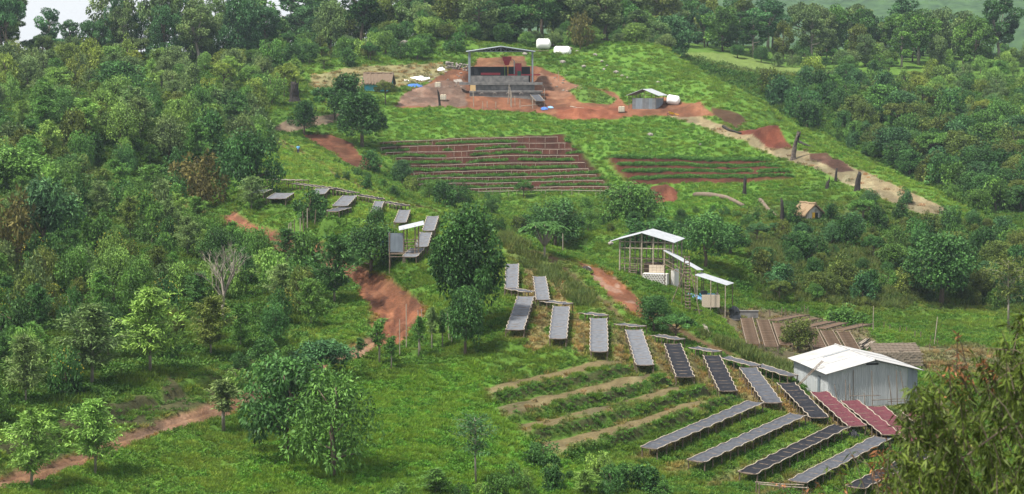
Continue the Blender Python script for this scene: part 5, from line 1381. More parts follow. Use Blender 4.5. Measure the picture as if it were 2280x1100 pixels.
# rocks on the hillside
ROCKS = [(1325, 128, 1.3), (1340, 140, 1.0), (1300, 150, 1.1), (1253, 138, 1.5), (1345, 158, 1.2), (1372, 166, 1.4), (1385, 172, 1.1), (1352, 150, 0.8), (1398, 175, 0.9), (1230, 100, 1.0), (1168, 125, 1.2), (1447, 302, 1.3), (1560, 322, 0.7), (900, 88, 2.4), (915, 92, 1.8), (805, 118, 2.2), (1000, 108, 2.0), (985, 112, 1.3), (1270, 112, 1.4), (1285, 118, 1.1), (1310, 600, 0.9), (1465, 185, 0.9), (1360, 545, 1.1)]
for i, (u, v, s) in enumerate(ROCKS):
    p = march(u, v)
    if p is None: p = drop(u, v, 422)
    q = link("rock", STN[i % 4], None, (p.x, p.y, ground(p.x, p.y) + s * 0.15), rnd.random() * 6, (s, s * 0.9, s * 0.8))
    tag(q, 'grey boulder %s' % ('on the mound left of the mill' if u < 1040 else 'in the green field below the tin shed' if 250 < v < 330 else 'beside the upper track' if v > 400 else 'on the slope right of the mill'), 'rock', 'boulders on the mound' if u < 1040 else 'boulders in the field' if 250 < v < 330 else 'boulders beside the track' if v > 400 else 'boulders right of the mill')

# --- small tin shed
P0 = drop(1408, 236, 378)
o = thing("tin_shed", "small grey tin shed with open gable right of the red yard", "shed", P0)
fr3 = Frame((0, 0, 0), math.radians(-24))
w3, l3, e3, r3 = 4.6, 4.2, 2.7, 1.1
for i in range(7):
    m_ = MB(); corrug(m_, fr3(w3 * i / 7, 0.01 * (i % 2), -0.3), fr3(w3 * i / 7, 0.01 * (i % 2), 2.1), fr3(w3 * (i + 1) / 7, 0.01 * (i % 2), -0.3), fr3(w3 * (i + 1) / 7, 0.01 * (i % 2), 2.1), 4, 0.02, 0.01)
    m_.build("wall_panel", M_ZINC2 if i in (1, 2, 5) else M_ZINC, o)
for i in range(6):
    m_ = MB(); corrug(m_, fr3(w3, l3 * i / 6, -0.3), fr3(w3, l3 * i / 6, 2.1), fr3(w3, l3 * (i + 1) / 6, -0.3), fr3(w3, l3 * (i + 1) / 6, 2.1), 4, 0.02, 0.01)
    m_.build("wall_panel", M_ZINC2, o)
for x in (-0.7, 0.0, w3 / 2, w3):
    for y in (0.06, l3):
        bar("post", o, [fr3(x, y, -0.3), fr3(x, y, e3 + (r3 * 0.9 if x == w3 / 2 else 0.0))], 0.07, M_WOOD)
for z in (1.0, 2.2, e3): bar("cross_bar", o, [fr3(-0.7, 0, z), fr3(w3, 0, z) if z > 2.5 else fr3(0, 0, z)], 0.05, M_WOOD)
for s in (0, 1):
    x0, xm = (-1.1, w3 / 2 - 0.2) if s == 0 else (w3 + 0.7, w3 / 2 - 0.2)
    rf = MB(); corrug(rf, fr3(x0, -0.5, e3 - 0.1), fr3(xm, -0.5, e3 + r3), fr3(x0, l3 + 0.4, e3 - 0.1), fr3(xm, l3 + 0.4, e3 + r3), 16, 0.025, 0.02)
    rf.build("roof_slope", M_ZINC, o)

# --- thatched huts
def thatch_hut(name, label, P, rz, w, l, eh, rh, wallm, thm, over=0.45, door=None):
    o = thing(name, label, "hut", P)
    f = Frame((0, 0, 0), rz)
    r = np.random.default_rng(abs(int(P.x)) + 5)
    for s in (-1, 1):
        rows = []
        for i in range(23):
            t = -over + (l + 2 * over) * i / 22
            rows.append([f(t, s * (w / 2 + over) * q, eh + rh * (1 - q) - 0.35 * q * q * 0.8 + 0.06 * r.normal() + (0.10 * r.normal() if q == 1 else 0)) for q in (0, 0.25, 0.5, 0.75, 1.0)])
        MB().sheet(rows, 0.22).build("thatch_slope", thm, o)
    bar("ridge_roll", o, [f(-over + (l + 2 * over) * i / 8, 0, eh + rh + 0.03 * r.normal()) for i in range(9)], 0.16, thm, 7)
    for y, nm in ((-w / 2, "front_wall"), (w / 2, "back_wall")):
        MB().sheet([[f(l * i / 10, y + 0.05 * r.normal(), z) for z in (-0.3, eh * 0.5, eh)] for i in range(11)], 0.03).build(nm, wallm, o)
    for x, nm in ((0, "gable_wall"), (l, "gable_wall")):
        g_ = MB(); g_.add([f(x, -w / 2, -0.3), f(x, w / 2, -0.3), f(x, w / 2, eh), f(x, 0, eh + rh * 0.9), f(x, -w / 2, eh)], [(0, 1, 2, 3, 4)]); g_.build(nm, wallm, o)
    for x in (0, l):
        for y in (-w / 2, w / 2): bar("corner_post", o, [f(x, y, -0.3), f(x, y, eh)], 0.06, M_WOOD)
    return o, f
M_SACK = mat("patched_sacking", (0.55, 0.53, 0.48), 0.9, 0.1, col2=(0.18, 0.15, 0.12), scale=2.2)
M_TARPW = mat("blue_green_tarp", (0.04, 0.33, 0.47), 0.6, 0.3, col2=(0.10, 0.24, 0.20), scale=1.6)
o, f = thatch_hut("thatched_hut", "long thatched hut with blue tarp walls left of the mill", drop(815, 199, 383), math.radians(-8), 3.4, 4.9, 1.45, 1.6, M_TARPW, M_THATCH)
MB().box(f(4.3, -1.76, 0.6), (0.55, 0.06, 1.3), math.radians(-8)).build("door", M_YEL, o)
MB().box(f(4.98, -0.5, 0.7), (0.05, 1.2, 1.2), math.radians(-8)).build("white_sheet", M_SACK, o)
o, f = thatch_hut("thatched_hut", "small thatched hut with yellow door on the right slope", drop(1812, 489, 282.5) + Vector((-0.5 * 2.7, 0.85 * 2.7, 0.1)), math.radians(-60), 2.7, 2.7, 1.2, 1.15, M_SACK, M_THATCH2)
MB().box(f(2.75, -0.1, 0.5), (0.06, 0.45, 1.2), math.radians(-60)).build("door", M_YEL, o)
MB().box(f(2.74, 0.42, 0.5), (0.05, 0.5, 1.1), math.radians(-60)).build("dark_opening", M_DARK, o)

# --- tin lookout hut on poles
P0 = drop(880, 595, 211)
o = thing("lookout_hut", "tin lookout hut with slanting roof raised on poles", "hut", P0)
X = lambda u: (u - 1140) / F * 211 - P0.x
Zv = lambda v: at_depth(900, v, 211)[2] - P0.z
for i in range(4):
    x0, x1 = X(864 + i * 8.4), X(864 + (i + 1) * 8.4)
    m_ = MB(); corrug(m_, (x0, 0.01 * (i % 2), Zv(561)), (x0, 0.01 * (i % 2), Zv(519)), (x1, 0.01 * (i % 2), Zv(561)), (x1, 0.01 * (i % 2), Zv(519)), 4, 0.015, 0.01); m_.build("wall_panel", M_ZINC2, o)
for i in range(4):
    m_ = MB(); corrug(m_, (X(864), 0.5 * i, Zv(561)), (X(864), 0.5 * i, Zv(519)), (X(864), 0.5 * i + 0.49, Zv(561)), (X(864), 0.5 * i + 0.49, Zv(519)), 4, 0.015, 0.01); m_.build("wall_panel", M_ZINC2, o)
rf = MB(); corrug(rf, (X(888), -0.35, Zv(512)), (X(944), -0.35, Zv(499)), (X(884), 2.2, Zv(508)), (X(940), 2.2, Zv(495)), 14, 0.02, 0.02); rf.build("roof", M_ZINC, o)
for (u, vt, y) in [(866, 519, 0.02), (898, 508, 0.0), (903, 507, 1.9), (923, 502, 0.0), (931, 501, 0.0), (929, 501, 1.9), (866, 519, 2.0)]:
    gg = ground(P0.x + X(u), P0.y + y) - P0.z
    bar("post", o, [(X(u), y, gg - 0.3), (X(u) + 0.02, y, Zv(vt))], 0.075, M_WOOD)
for v in (534, 540, 548, 557, 565, 572): bar("rung", o, [(X(900), -0.06, Zv(v)), (X(930), -0.06, Zv(v - 1))], 0.04, M_WOOD, 5)
for v in (566, 572): bar("floor_beam", o, [(X(864), 0.0, Zv(v)), (X(932), 0.0, Zv(v))], 0.05, M_WOOD, 5)
MB().box((X(885), 1.0, Zv(564)), (X(900) - X(866), 2.0, 0.06)).build("floor", M_WOOD, o)
b_ = MB().box((0, 0, 0.4), (0.9, 0.7, 0.8)).box((0, 0, 0.83), (0.96, 0.76, 0.08)).build("blue_drum_box", M_BLUE); b_.location = drop(857, 552, 222); tag(b_, "blue box left of the tin lookout hut", "box")

# --- washing shed
P0 = drop(1380, 603, 220)
o = thing("washing_shed", "open washing shed with zinc gable roof and stone base", "shed", P0)
f = Frame((0, 0, 0), math.radians(-17))
w_, l_ = 6.0, 4.6
E1 = Vector(at_depth(1357, 538, 219.2)) - P0; e1 = E1.z
rr = 0.98
for s in (0, 1):
    x0 = -1.0 if s == 0 else w_ + 0.15
    rf = MB(); corrug(rf, f(x0, -0.5, e1), f(w_ / 2 - 0.5, -0.5, e1 + rr), f(x0, l_ + 0.5, e1), f(w_ / 2 - 0.5, l_ + 0.5, e1 + rr), 18, 0.022, 0.02); rf.build("roof_slope", M_ZINC, o)
for i, x in enumerate((0.0, 1.15, 2.45, 3.75, 5.0, 5.9)):
    for y in (0.0, l_ / 2, l_):
        q = f(x, y, 0); gg = ground(P0.x + q.x, P0.y + q.y) - P0.z
        bar("post", o, [(q.x, q.y, gg - 0.3), f(x, y, e1 + rr * (1 - abs(x - 2.5) / 3.5) - 0.05)], 0.075 if y else 0.10, M_POLE)
for z in (e1 - 0.05, e1 - 0.75): bar("tie_beam", o, [f(-0.1, 0, z), f(5.9, 0, z)], 0.055, M_POLE)
for z in (e1 - 0.6, 1.2): bar("tie_beam", o, [f(0, l_, z), f(5.9, l_, z)], 0.05, M_WOOD)
bar("tie_beam", o, [f(0, 0, e1), f(0, l_, e1)], 0.05, M_WOOD); bar("tie_beam", o, [f(5.9, 0, e1 - 0.05), f(5.9, l_, e1 - 0.05)], 0.05, M_WOOD)
for i in range(5): bar("step", o, [f(1.0 + 0.05 * i, -0.3, 0.05 + 0.24 * i), f(1.9 + 0.05 * i, -0.3, 0.05 + 0.24 * i)], 0.055, M_WOOD, 5)
for x in (1.0, 1.9): bar("stair_side", o, [f(x, -0.36, -0.4), f(x + 0.25, -0.3, 1.7)], 0.05, M_WOOD, 5)
for i in range(12): bar("lattice_stick", o, [f(2.5 + 0.11 * i, 0.05, -0.2), f(2.5 + 0.11 * i, 0.05, 1.1 + 0.1 * rnd.random())], 0.03, M_STICK, 4)
gb = lambda x, y: ground(P0.x + f(x, y, 0).x, P0.y + f(x, y, 0).y) - P0.z
zb = min(gb(3.0, -1.1), gb(5.4, -1.1)) - 0.3
MB().box(f(4.2, -0.75, (zb + 0.12) / 2), (2.7, 0.9, 0.12 - zb), math.radians(-17)).build("stone_base", M_MORT, o)
sb = o.children[-1]
def stones_on(parent, x0, x1, z0, z1, y, nx, nz):
    for j in range(nz):
        for i in range(nx):
            x = x0 + (x1 - x0) * (i + 0.5 * (j % 2) + 0.4) / nx; z = z0 + (z1 - z0) * (j + 0.5) / nz
            if x > x1 - 0.05: continue
            link("stone", rnd.choice(STN2), parent, f(x, y, z), math.radians(-17), ((x1 - x0) / nx * 0.78, 0.14, (z1 - z0) / nz * 0.92))
STN2 = []
for mq in STN:
    m2 = mq.copy(); m2.materials.clear(); m2.materials.append(M_STONE); STN2.append(m2)
stones_on(sb, 2.9, 5.5, zb + 0.3, 0.1, -1.21, 9, 7)
for z in (0.5, 1.0, 1.6):
    bar("rail", o, [f(0.0, 0.02, z), f(5.9, 0.02, z - 0.03)], 0.04, M_WOOD, 5)
for y in (0.8, 2.0, 3.2):
    bar("inner_rail", o, [f(0.2, y, 1.1), f(5.8, y, 1.05)], 0.04, M_WOOD, 5)
MB().box(f(3.4, 2.2, 0.5), (2.0, 1.6, 1.0), math.radians(-17)).build("fermenting_box", M_DARK, o)
MB().box(f(5.95, 1.0, (zb - 0.3) / 2 + 0.1), (0.4, 2.2, 0.9 - zb), math.radians(-17)).build("side_base", M_MORT, o)
for i in range(4):
    for j in range(3): MB().box(f(3.55 + 0.42 * i, -0.2, 0.28 + 0.27 * j), (0.40, 0.2, 0.25), math.radians(-17)).build("block", M_BRICKP, o)
def quad_roof(name, o, P, uvd, m, n=8):
    c = [Vector(at_depth(*q)) - P for q in uvd]
    rf = MB(); corrug(rf, c[0], c[1], c[3], c[2], n, 0.02, 0.02); rf.build(name, m, o)
    return c
c = quad_roof("chute_roof", o, P0, [(1477, 557.5, 217.5), (1553, 601, 214.0), (1567, 601, 216.0), (1490, 557, 219.6)], M_ZINC)
for q in (0.05, 0.5, 0.95):
    for s in (0, 1):
        p = (c[0].lerp(c[1], q) if s == 0 else c[3].lerp(c[2], q)); gg = ground(P0.x + p.x, P0.y + p.y) - P0.z
        bar("chute_post", o, [(p.x, p.y, gg - 0.3), (p.x, p.y, p.z - 0.03)], 0.06, M_WOOD)
for dz in (0.9, 1.4): bar("chute_rail", o, [c[0] - Vector((0, 0, dz)), c[1] - Vector((0, 0, dz))], 0.045, M_WOOD)
# lower lean-to with tank
P1 = drop(1590, 672, 216)
o = thing("lean_to_shed", "low zinc lean-to roof over a pale concrete tank below the washing shed", "shed", P1)
c = quad_roof("roof", o, P1, [(1547, 612, 212.8), (1619, 635, 211.5), (1635, 630, 214.6), (1561, 606, 216)], M_ZINC, 10)
for q in (0.08, 0.5, 0.95):
    for s in (0, 1):
        p = (c[0].lerp(c[1], q) if s == 0 else c[3].lerp(c[2], q)); gg = ground(P1.x + p.x, P1.y + p.y) - P1.z
        bar("post", o, [(p.x, p.y, gg - 0.3), (p.x, p.y, p.z - 0.03)], 0.055, M_POLE if s == 0 else M_WOOD)
x0, x1 = ((u - 1140) / F * 212.5 - P1.x for u in (1566, 1606))
zt_, zb_ = (at_depth(1590, v, 212.5)[2] - P1.z for v in (657, 676))
MB().box(((x0 + x1) / 2, 212.5 - P1.y + 0.1, (zt_ + zb_) / 2 - 0.2), (x1 - x0, 0.2, zt_ - zb_ + 0.4)).build("tank_front", M_BRICKP, o)
MB().box((x1 - 0.1, 212.5 - P1.y + 1.3, (zt_ + zb_) / 2 - 0.2), (0.2, 2.2, zt_ - zb_ + 0.4)).build("tank_side", M_BRICKP, o)
MB().box(((x0 + x1) / 2 - 0.2, 212.5 - P1.y + 1.3, zt_ - 0.12), (x1 - x0 - 0.3, 2.0, 0.1)).build("teal_liner", M_TEAL, o)
MB().box((x0 + 0.3, 212.5 - P1.y + 1.0, zt_ + 0.12), (0.7, 0.6, 0.4)).build("black_bundle", M_DARK, o)
# low concrete trough wall
p = drop(1645, 692, 219)
o = MB().box((0, 0, 0.15), (4.2, 0.35, 0.75)).box((0, 0, 0.56), (4.3, 0.45, 0.08)).build("low_wall", M_CONC); o.location = p; o.rotation_euler = (0, 0, -0.06)
tag(o, "low concrete wall above the stick-topped beds", "wall")
# ladder tower
P0 = drop(1531, 690, 206)
o = thing("ladder_tower", "tall rickety pole ladder tower before the lean-to shed", "ladder", P0)
X = lambda u: (u - 1140) / F * 206 - P0.x
Zv = lambda v: at_depth(1531, v, 206)[2] - P0.z
for (u0, u1) in ((1530, 1527), (1540, 1537.5)): bar("rail", o, [(X(u0), 0, Zv(700)), (X((u0 + u1) / 2), 0.3, Zv(630)), (X(u1), 0.6, Zv(571))], 0.065, M_WOOD)
for i in range(17):
    t = i / 16; v = 686 - 112 * t; bar("rung", o, [(X(1529.5 - 3 * t) - 0.05, -0.06 + 0.6 * t, Zv(v)), (X(1539.5 - 2.5 * t) + 0.05, -0.06 + 0.6 * t, Zv(v))], 0.05, M_WOOD, 5)
for (u0, v0, y0, u1, v1) in [(1499, 668, 0.5, 1527, 605), (1560, 692, -0.5, 1540, 600), (1523, 676, 1.5, 1527, 575), (1541, 680, 1.6, 1538, 573)]:
    bar("brace", o, [(X(u0), y0, Zv(v0) - 0.3), (X(u1), 0.5, Zv(v1))], 0.05, M_WOOD)

# ---------------------------------------------------------------- tanks, tarps, stumps, logs and other loose things
def tank(u, v, d, R, L, rz, label, sink=0.0, tilt=0.0):
    p = drop(u, v, d)
    o = thing("water_tank", label, "water tank", (p.x, p.y, p.z + R - sink), None, rz)
    prof = [(-0.5, 0.0), (-0.5, 0.55), (-0.47, 0.8), (-0.40, 0.94), (-0.34, 1.0), (-0.2, 0.97), (-0.14, 1.0), (0.0, 0.97), (0.06, 1.0), (0.2, 0.97), (0.26, 1.0), (0.36, 0.96), (0.43, 0.84), (0.48, 0.6), (0.5, 0.36), (0.5, 0.0)]
    m = MB(); n = 28
    vs = [(q[0] * L, R * q[1] * math.cos(6.28319 * k / n), R * q[1] * math.sin(6.28319 * k / n)) for q in prof for k in range(n)]
    m.add(vs, [(i * n + k, i * n + (k + 1) % n, (i + 1) * n + (k + 1) % n, (i + 1) * n + k) for i in range(len(prof) - 1) for k in range(n)])
    b = m.build("body", M_WHITE, o, True); b.rotation_euler = (0, tilt, 0)
    l = MB().tube([(0.5 * L, 0, 0), (0.5 * L + 0.09, 0, 0)], 0.36 * R, 16).build("lid", M_WHITE, o); l.rotation_euler = (0, tilt, 0)
    for s in (-0.25, 0.25):
        MB().box((s * L, 0, -R + sink * 0.6), (0.12, 1.2 * R, 0.16)).build("cradle", M_WOOD, o)
    return o
tank(1210, 106, 424, 1.12, 2.9, 0.15, "round white water tank on a timber stand, higher of the two behind the mill")
tank(1252, 119, 421, 1.15, 3.5, -0.1, "half-sunk white water tank, lower of the two behind the mill", 0.95)
tank(1499, 235, 379, 0.92, 2.4, -0.2, "tilted white water tank lying right of the small tin shed", 0.15, 0.16)
p = drop(1203, 110, 422)
o = thing("timber_stand", "low timber stand under the higher white tank", "stand", p)
for x in (-1.8, 0, 1.6): bar("leg", o, [(x, 0, -0.4), (x, 0, 0.25)], 0.09, M_WOOD)
for y in (-0.3, 0.5): bar("beam", o, [(-2.1, y, 0.2), (1.8, y, 0.22)], 0.1, M_WOOD)
def ibc(u, v, d, label):
    p = drop(u, v, d)
    o = thing("container_tank", label, "container", p)
    b = bmesh.new(); bmesh.ops.create_cube(b, size=1.0); bmesh.ops.scale(b, vec=(1.1, 1.0, 1.0), verts=b.verts); bmesh.ops.bevel(b, geom=b.edges[:], offset=0.08, segments=2, affect='EDGES')
    mq = bpy.data.meshes.new("body"); b.to_mesh(mq); b.free(); mq.materials.append(M_CREAM); link("body", mq, o, (0, 0, 0.62))
    MB().box((0, 0, 0.06), (1.2, 1.05, 0.12)).build("pallet", M_WOOD, o)
    for z in (0.35, 0.62, 0.9): MB().box((0, -0.515, z), (1.14, 0.02, 0.03)).build("cage_bar", M_STEEL, o)
    for x in (-0.4, 0, 0.4): MB().box((x, -0.535, 0.62), (0.03, 0.02, 1.0)).build("cage_bar", M_STEEL, o)
    MB().tube([(0, 0, 1.12), (0, 0, 1.19)], 0.14, 10).build("cap", M_DARK, o)
ibc(987, 217, 379.5, "cream plastic container tank beside the thin black stump")
ibc(1384, 243, 374, "cream plastic container tank left of the small tin shed")
ibc(975, 199, 388, "cream plastic container on the ledge above the other one")
def crumple(name, u, v, sx, sy, h, m, label, cat, rz=0.0, seed=1, d=None):
    p = spot(u, v) if d is None else drop(u, v, d)
    r = np.random.default_rng(seed)
    P = []
    for i in range(11):
        row = []
        for j in range(9):
            x, y = (i / 10 - 0.5) * sx * (1 + 0.12 * r.normal()), (j / 8 - 0.5) * sy * (1 + 0.12 * r.normal())
            X_, Y_ = x * math.cos(rz) - y * math.sin(rz), x * math.sin(rz) + y * math.cos(rz)
            e = 1 - max(abs(i / 5 - 1), abs(j / 4 - 1)) ** 2
            row.append((X_, Y_, ground(p.x + X_, p.y + Y_) - p.z + 0.10 + h * e * (0.6 + 0.5 * r.random())))
        P.append(row)
    o = MB().sheet(P, 0.03).build(name, m); o.location = p
    return tag(o, label, cat)
crumple("tarpaulin", 925, 192, 3.0, 2.0, 0.4, M_BLUE, "crumpled dark blue tarp on the earth between hut and mill", "tarp", 0.2, 1)
crumple("tarpaulin", 1212, 247, 1.2, 1.6, 0.35, M_BLUE, "small blue tarp at the front edge of the red yard, left one", "tarp", 0.1, 2)
crumple("tarpaulin", 1226, 244, 0.9, 1.2, 0.25, M_LBLUE, "small blue tarp at the front edge of the red yard, right one", "tarp", 0.1, 3)
crumple("tarpaulin", 1560, 667, 2.6, 2.2, 0.35, M_LBLUE, "light blue tarp on the grass below the lean-to tank", "tarp", -0.4, 4)
crumple("plastic_sheet", 937, 173, 2.6, 3.0, 0.12, M_WHITE, "flat white sheet on the dry grass left of the mill", "sheet", 0.7, 5)
crumple("plastic_sheet", 982, 155, 1.3, 1.4, 0.5, M_WHITE, "white bundle beside the dry stone wall", "sheet", 0.2, 6)
crumple("plastic_sheet", 905, 178, 1.0, 1.0, 0.15, M_WHITE, "small white scrap left of the flat white sheet", "sheet", 0.2, 7)
crumple("stone_slab", 1020, 180, 1.6, 1.6, 0.12, M_ROCK, "pale slab of rubble left of the mill post", "slab", 0.2, 8)
crumple("tarpaulin", 1900, 960 - 2, 0.9, 0.8, 0.55, M_DARK, "black plastic bundle under the front end of a red table", "tarp", 0.3, 9, 157.5)
crumple("tarpaulin", 506, 262, 1.4, 1.0, 0.3, M_WHITE, "small white roof scrap glimpsed among the left trees", "tarp", 0.3, 10)
for i in range(42):
    u, v = (955 + rnd.random() * 90, 160 + rnd.random() * 40) if i < 22 else (1195 + rnd.random() * 110, 168 + rnd.random() * 45)
    p = march(u, v)
    s = 0.3 + 0.35 * rnd.random()
    q = link("rubble_stone", STN[i % 4], None, (p.x, p.y, ground(p.x, p.y) + 0.06), rnd.random() * 6, (s * 1.3, s, s * 0.6))
    tag(q, 'pale rubble stone on the earth left of the mill' if i < 22 else 'pale rubble stone on the red earth right of the mill', 'stone', 'rubble left of the mill' if i < 22 else 'rubble right of the mill')
# black-wrapped heap in the nursery
p = spot(1635, 708)
o = thing("wrapped_crate", "tall bundle wrapped in black plastic at the nursery corner", "bundle", p)
r = np.random.default_rng(12); m = MB(); n = 14
vs = []
for i, (z, s) in enumerate([(-0.2, 0.62), (0.15, 0.66), (0.45, 0.5), (0.8, 0.55), (1.1, 0.46), (1.3, 0.22), (1.34, 0.02)]):
    for k in range(n):
        q = s * (1 + 0.18 * r.normal()); vs.append((q * math.cos(6.283 * k / n), q * 0.8 * math.sin(6.283 * k / n), z + 0.05 * r.normal()))
m.add(vs, [(i * n + k, i * n + (k + 1) % n, (i + 1) * n + (k + 1) % n, (i + 1) * n + k) for i in range(6) for k in range(n)])
m.build("black_wrap", mat("black_plastic", (0.03, 0.035, 0.042), 0.3, 0.5, noise=0.3), o)
MB().box((0, 0, 0.0), (1.5, 1.2, 0.14)).build("base_slab", M_CONC, o)
# yellow wheelbarrow
p = spot(1497, 256)
o = thing("wheelbarrow", "yellow wheelbarrow tipped on the earth right of the tin shed", "wheelbarrow", p)
m = MB(); m.add([(-0.7, -0.4, 0.75), (0.35, -0.4, 0.45), (0.35, 0.4, 0.45), (-0.7, 0.4, 0.75), (-0.55, -0.25, 0.30), (0.15, -0.25, 0.12), (0.15, 0.25, 0.12), (-0.55, 0.25, 0.30)], [(0, 1, 5, 4), (1, 2, 6, 5), (2, 3, 7, 6), (3, 0, 4, 7), (4, 5, 6, 7)])
m.build("tray", M_YEL, o)
for y in (-0.25, 0.25): bar("handle", o, [(-0.5, y * 0.4, 0.35), (0.3, y, 0.3), (1.2, y, 0.12)], 0.04, M_YEL)
for y in (-0.2, 0.2): bar("stand", o, [(0.2, y, 0.25), (0.25, y, -0.05)], 0.03, M_STEEL)
MB().tube([(-0.75 + 0.2 * math.cos(q), 0, 0.2 + 0.2 * math.sin(q)) for q in np.linspace(0, 6.283, 15)], 0.06, 6, False).build("wheel", M_DARK, o)
# burnt stumps
def stump(u, vb, h, r0, lean, label, seed):
    p = spot(u, vb)
    r = np.random.default_rng(seed); m = MB(); n = 10; vs = []
    for i in range(9):
        t = i / 8
        rr = r0 * (1.35 - 0.9 * t ** 0.5 if t < 0.25 else 0.95 - 0.35 * t)
        for k in range(n):
            q = rr * (1 + 0.22 * math.sin(k * 2.1 + seed) + 0.1 * r.normal())
            vs.append((q * math.cos(6.283 * k / n) + lean * h * t * t, q * math.sin(6.283 * k / n), -0.3 + (h + 0.3) * t * (1 if i < 8 else 1 + 0.16 * r.normal())))
    m.add(vs, [(i * n + k, i * n + (k + 1) % n, (i + 1) * n + (k + 1) % n, (i + 1) * n + k) for i in range(8) for k in range(n)] + [tuple(range(8 * n, 9 * n))])
    o = m.build("burnt_stump", M_CHAR if seed != 1 else mat("half_burnt_wood", (0.15, 0.12, 0.10), 0.9, 0.2, col2=(0.03, 0.025, 0.025), scale=3, bump=0.7), None, True); o.location = p
    return tag(o, label, "tree stump", "burnt stumps on the hillside")
stump(1765, 356, 4.4, 0.42, 0.22, "tallest burnt stump, grey and forked, beside the dark red heap", 1)
stump(1908, 426, 2.9, 0.45, 0.12, "leaning burnt stump at the lower end of the dry strip", 2)
stump(1861, 404, 1.8, 0.24, 0.05, "slim burnt stump on the dry strip left of the leaning one", 3)
stump(1842, 420, 1.3, 0.34, 0.15, "short broken burnt stump left of the slim one", 4)
stump(1658, 428, 2.7, 0.36, 0.04, "upright burnt stump below the unfenced terraces", 5)
stump(1742, 505, 3.0, 0.36, -0.03, "black burnt stump left of the hut on the slope", 6)
stump(979, 239, 2.8, 0.26, -0.12, "thin black stump beside the cream container tank", 7)
stump(655, 228, 3.6, 0.9, 0.02, "broad dark stump among the trees left of the thatched hut", 8)
def log(u0, v0, u1, v1, r0, label, m=M_PALE, seed=1):
    a, b = spot(u0, v0), spot(u1, v1)
    r = np.random.default_rng(seed); n = 7
    pts_ = []
    for i in range(n):
        q = a.lerp(b, i / (n - 1)); q.z = max(q.z, ground(q.x, q.y) + r0 * 0.7) + 0.1 * r.normal() * r0
        pts_.append(q - a)
    o = MB().tube(pts_, [r0 * (1.1 - 0.5 * i / n) * (1 + 0.08 * r.normal()) for i in range(n)], 8).build("fallen_log", m, None, True); o.location = a
    return tag(o, label, "log", "fallen logs")
log(1548, 434, 1655, 464, 0.42, "long grey fallen log below the unfenced terraces", M_WOOD)
log(1692, 450, 1730, 486, 0.30, "fallen log leaning towards the black stump left of the slope hut", M_WOOD, 2)
log(1567, 727, 1578, 744, 0.22, "short pale log lying on the grass left of the nursery", M_PALE, 3)
log(1545, 697, 1562, 695, 0.24, "short dark log at the foot of the ladder tower", M_CHAR, 4)
log(1300, 606, 1318, 612, 0.35, "dark log beside the upper red track", M_CHAR, 5)
log(1610, 285, 1650, 296, 0.22, "charred log lying across the dry strip near the heap", M_CHAR, 6)
log(1780, 318, 1830, 332, 0.22, "charred log above the tall forked stump", M_CHAR, 7)
log(1160, 236, 1205, 232, 0.07, "thin grey pipe lying in the red yard", M_POLE, 8)
log(1270, 240, 1300, 245, 0.10, "pale pipe lying on the front edge of the red yard", M_POLE, 9)
log(1510, 720 + 14, 1575, 780 - 6, 0.09, "long thin branch lying beside the lower track", M_WOOD, 10)
# poles at the lower right, below the long tables
def rail_pole(u0, v0, u1, v1, d, h, label):
    a, b = drop(u0, v0, d), drop(u1, v1, d + 1.0)
    o = thing("pole_railing", label, "railing", a)
    bar("rail", o, [Vector((0, 0, h)), (b - a) * 0.5 + Vector((0, 0, h - 0.05)), (b - a) + Vector((0, 0, h))], 0.045, M_POLE)
    for q in (0.02, 0.5, 0.98):
        c_ = (b - a) * q; bar("post", o, [c_ + Vector((0, 0, ground(a.x + c_.x, a.y + c_.y) - a.z - 0.3 - 0)), Vector((c_.x, c_.y, c_.z + h + 0.05))], 0.045, M_WOOD)
rail_pole(1682, 1062, 1790, 1070, 143.5, 1.0, "thin pole railing at the foot of the third long table")
rail_pole(1688, 1090, 1800, 1096, 141.0, 1.0, "thin pole railing along the bottom edge, nearest one")

# ---------------------------------------------------------------- person on the grass path
def skin_body(name, V, E, R, m, parent=None, root=0, lv=2):
    me = bpy.data.meshes.new(name); me.from_pydata(V, E, []); me.update()
    o = bpy.data.objects.new(name, me); COL.objects.link(o); o.parent = parent
    sk_ = o.modifiers.new("skin", 'SKIN'); sk_.use_smooth_shade = True
    if not me.skin_vertices: 
        bpy.context.view_layer.objects.active = o
    for i, s in enumerate(me.skin_vertices[0].data):
        s.radius = (R[i], R[i]); s.use_root = (i == root)
    o.modifiers.new("sub", 'SUBSURF').levels = lv; o.modifiers["sub"].render_levels = lv
    me.materials.append(m)
    return o
pp = spot(664, 346)
po = thing("person", "person in a light blue shirt walking along the grass path", "person", pp)
M_SKIN = mat("brown_skin", (0.11, 0.055, 0.03), 0.6, 0.3, noise=0.1)
M_SHIRT = mat("light_blue_shirt", (0.16, 0.42, 0.70), 0.8, 0.2, noise=0.15)
M_TROU = mat("dark_trousers", (0.05, 0.06, 0.09), 0.85, 0.2, noise=0.2)
Vb = [(0, 0, 0.95), (0, 0, 1.15), (0, 0, 1.38), (0, -0.01, 1.50), (0, -0.02, 1.60), (0, -0.03, 1.70),
      (0.19, 0, 1.40), (0.25, 0.02, 1.14), (0.24, -0.10, 0.92), (0.24, -0.13, 0.84), (-0.19, 0, 1.40), (-0.25, 0, 1.14), (-0.22, -0.12, 0.94), (-0.21, -0.15, 0.86),
      (0.09, 0, 0.90), (0.10, -0.10, 0.50), (0.10, -0.06, 0.08), (0.10, -0.20, 0.03), (-0.09, 0, 0.90), (-0.10, 0.06, 0.50), (-0.10, 0.20, 0.10), (-0.10, 0.08, 0.03)]
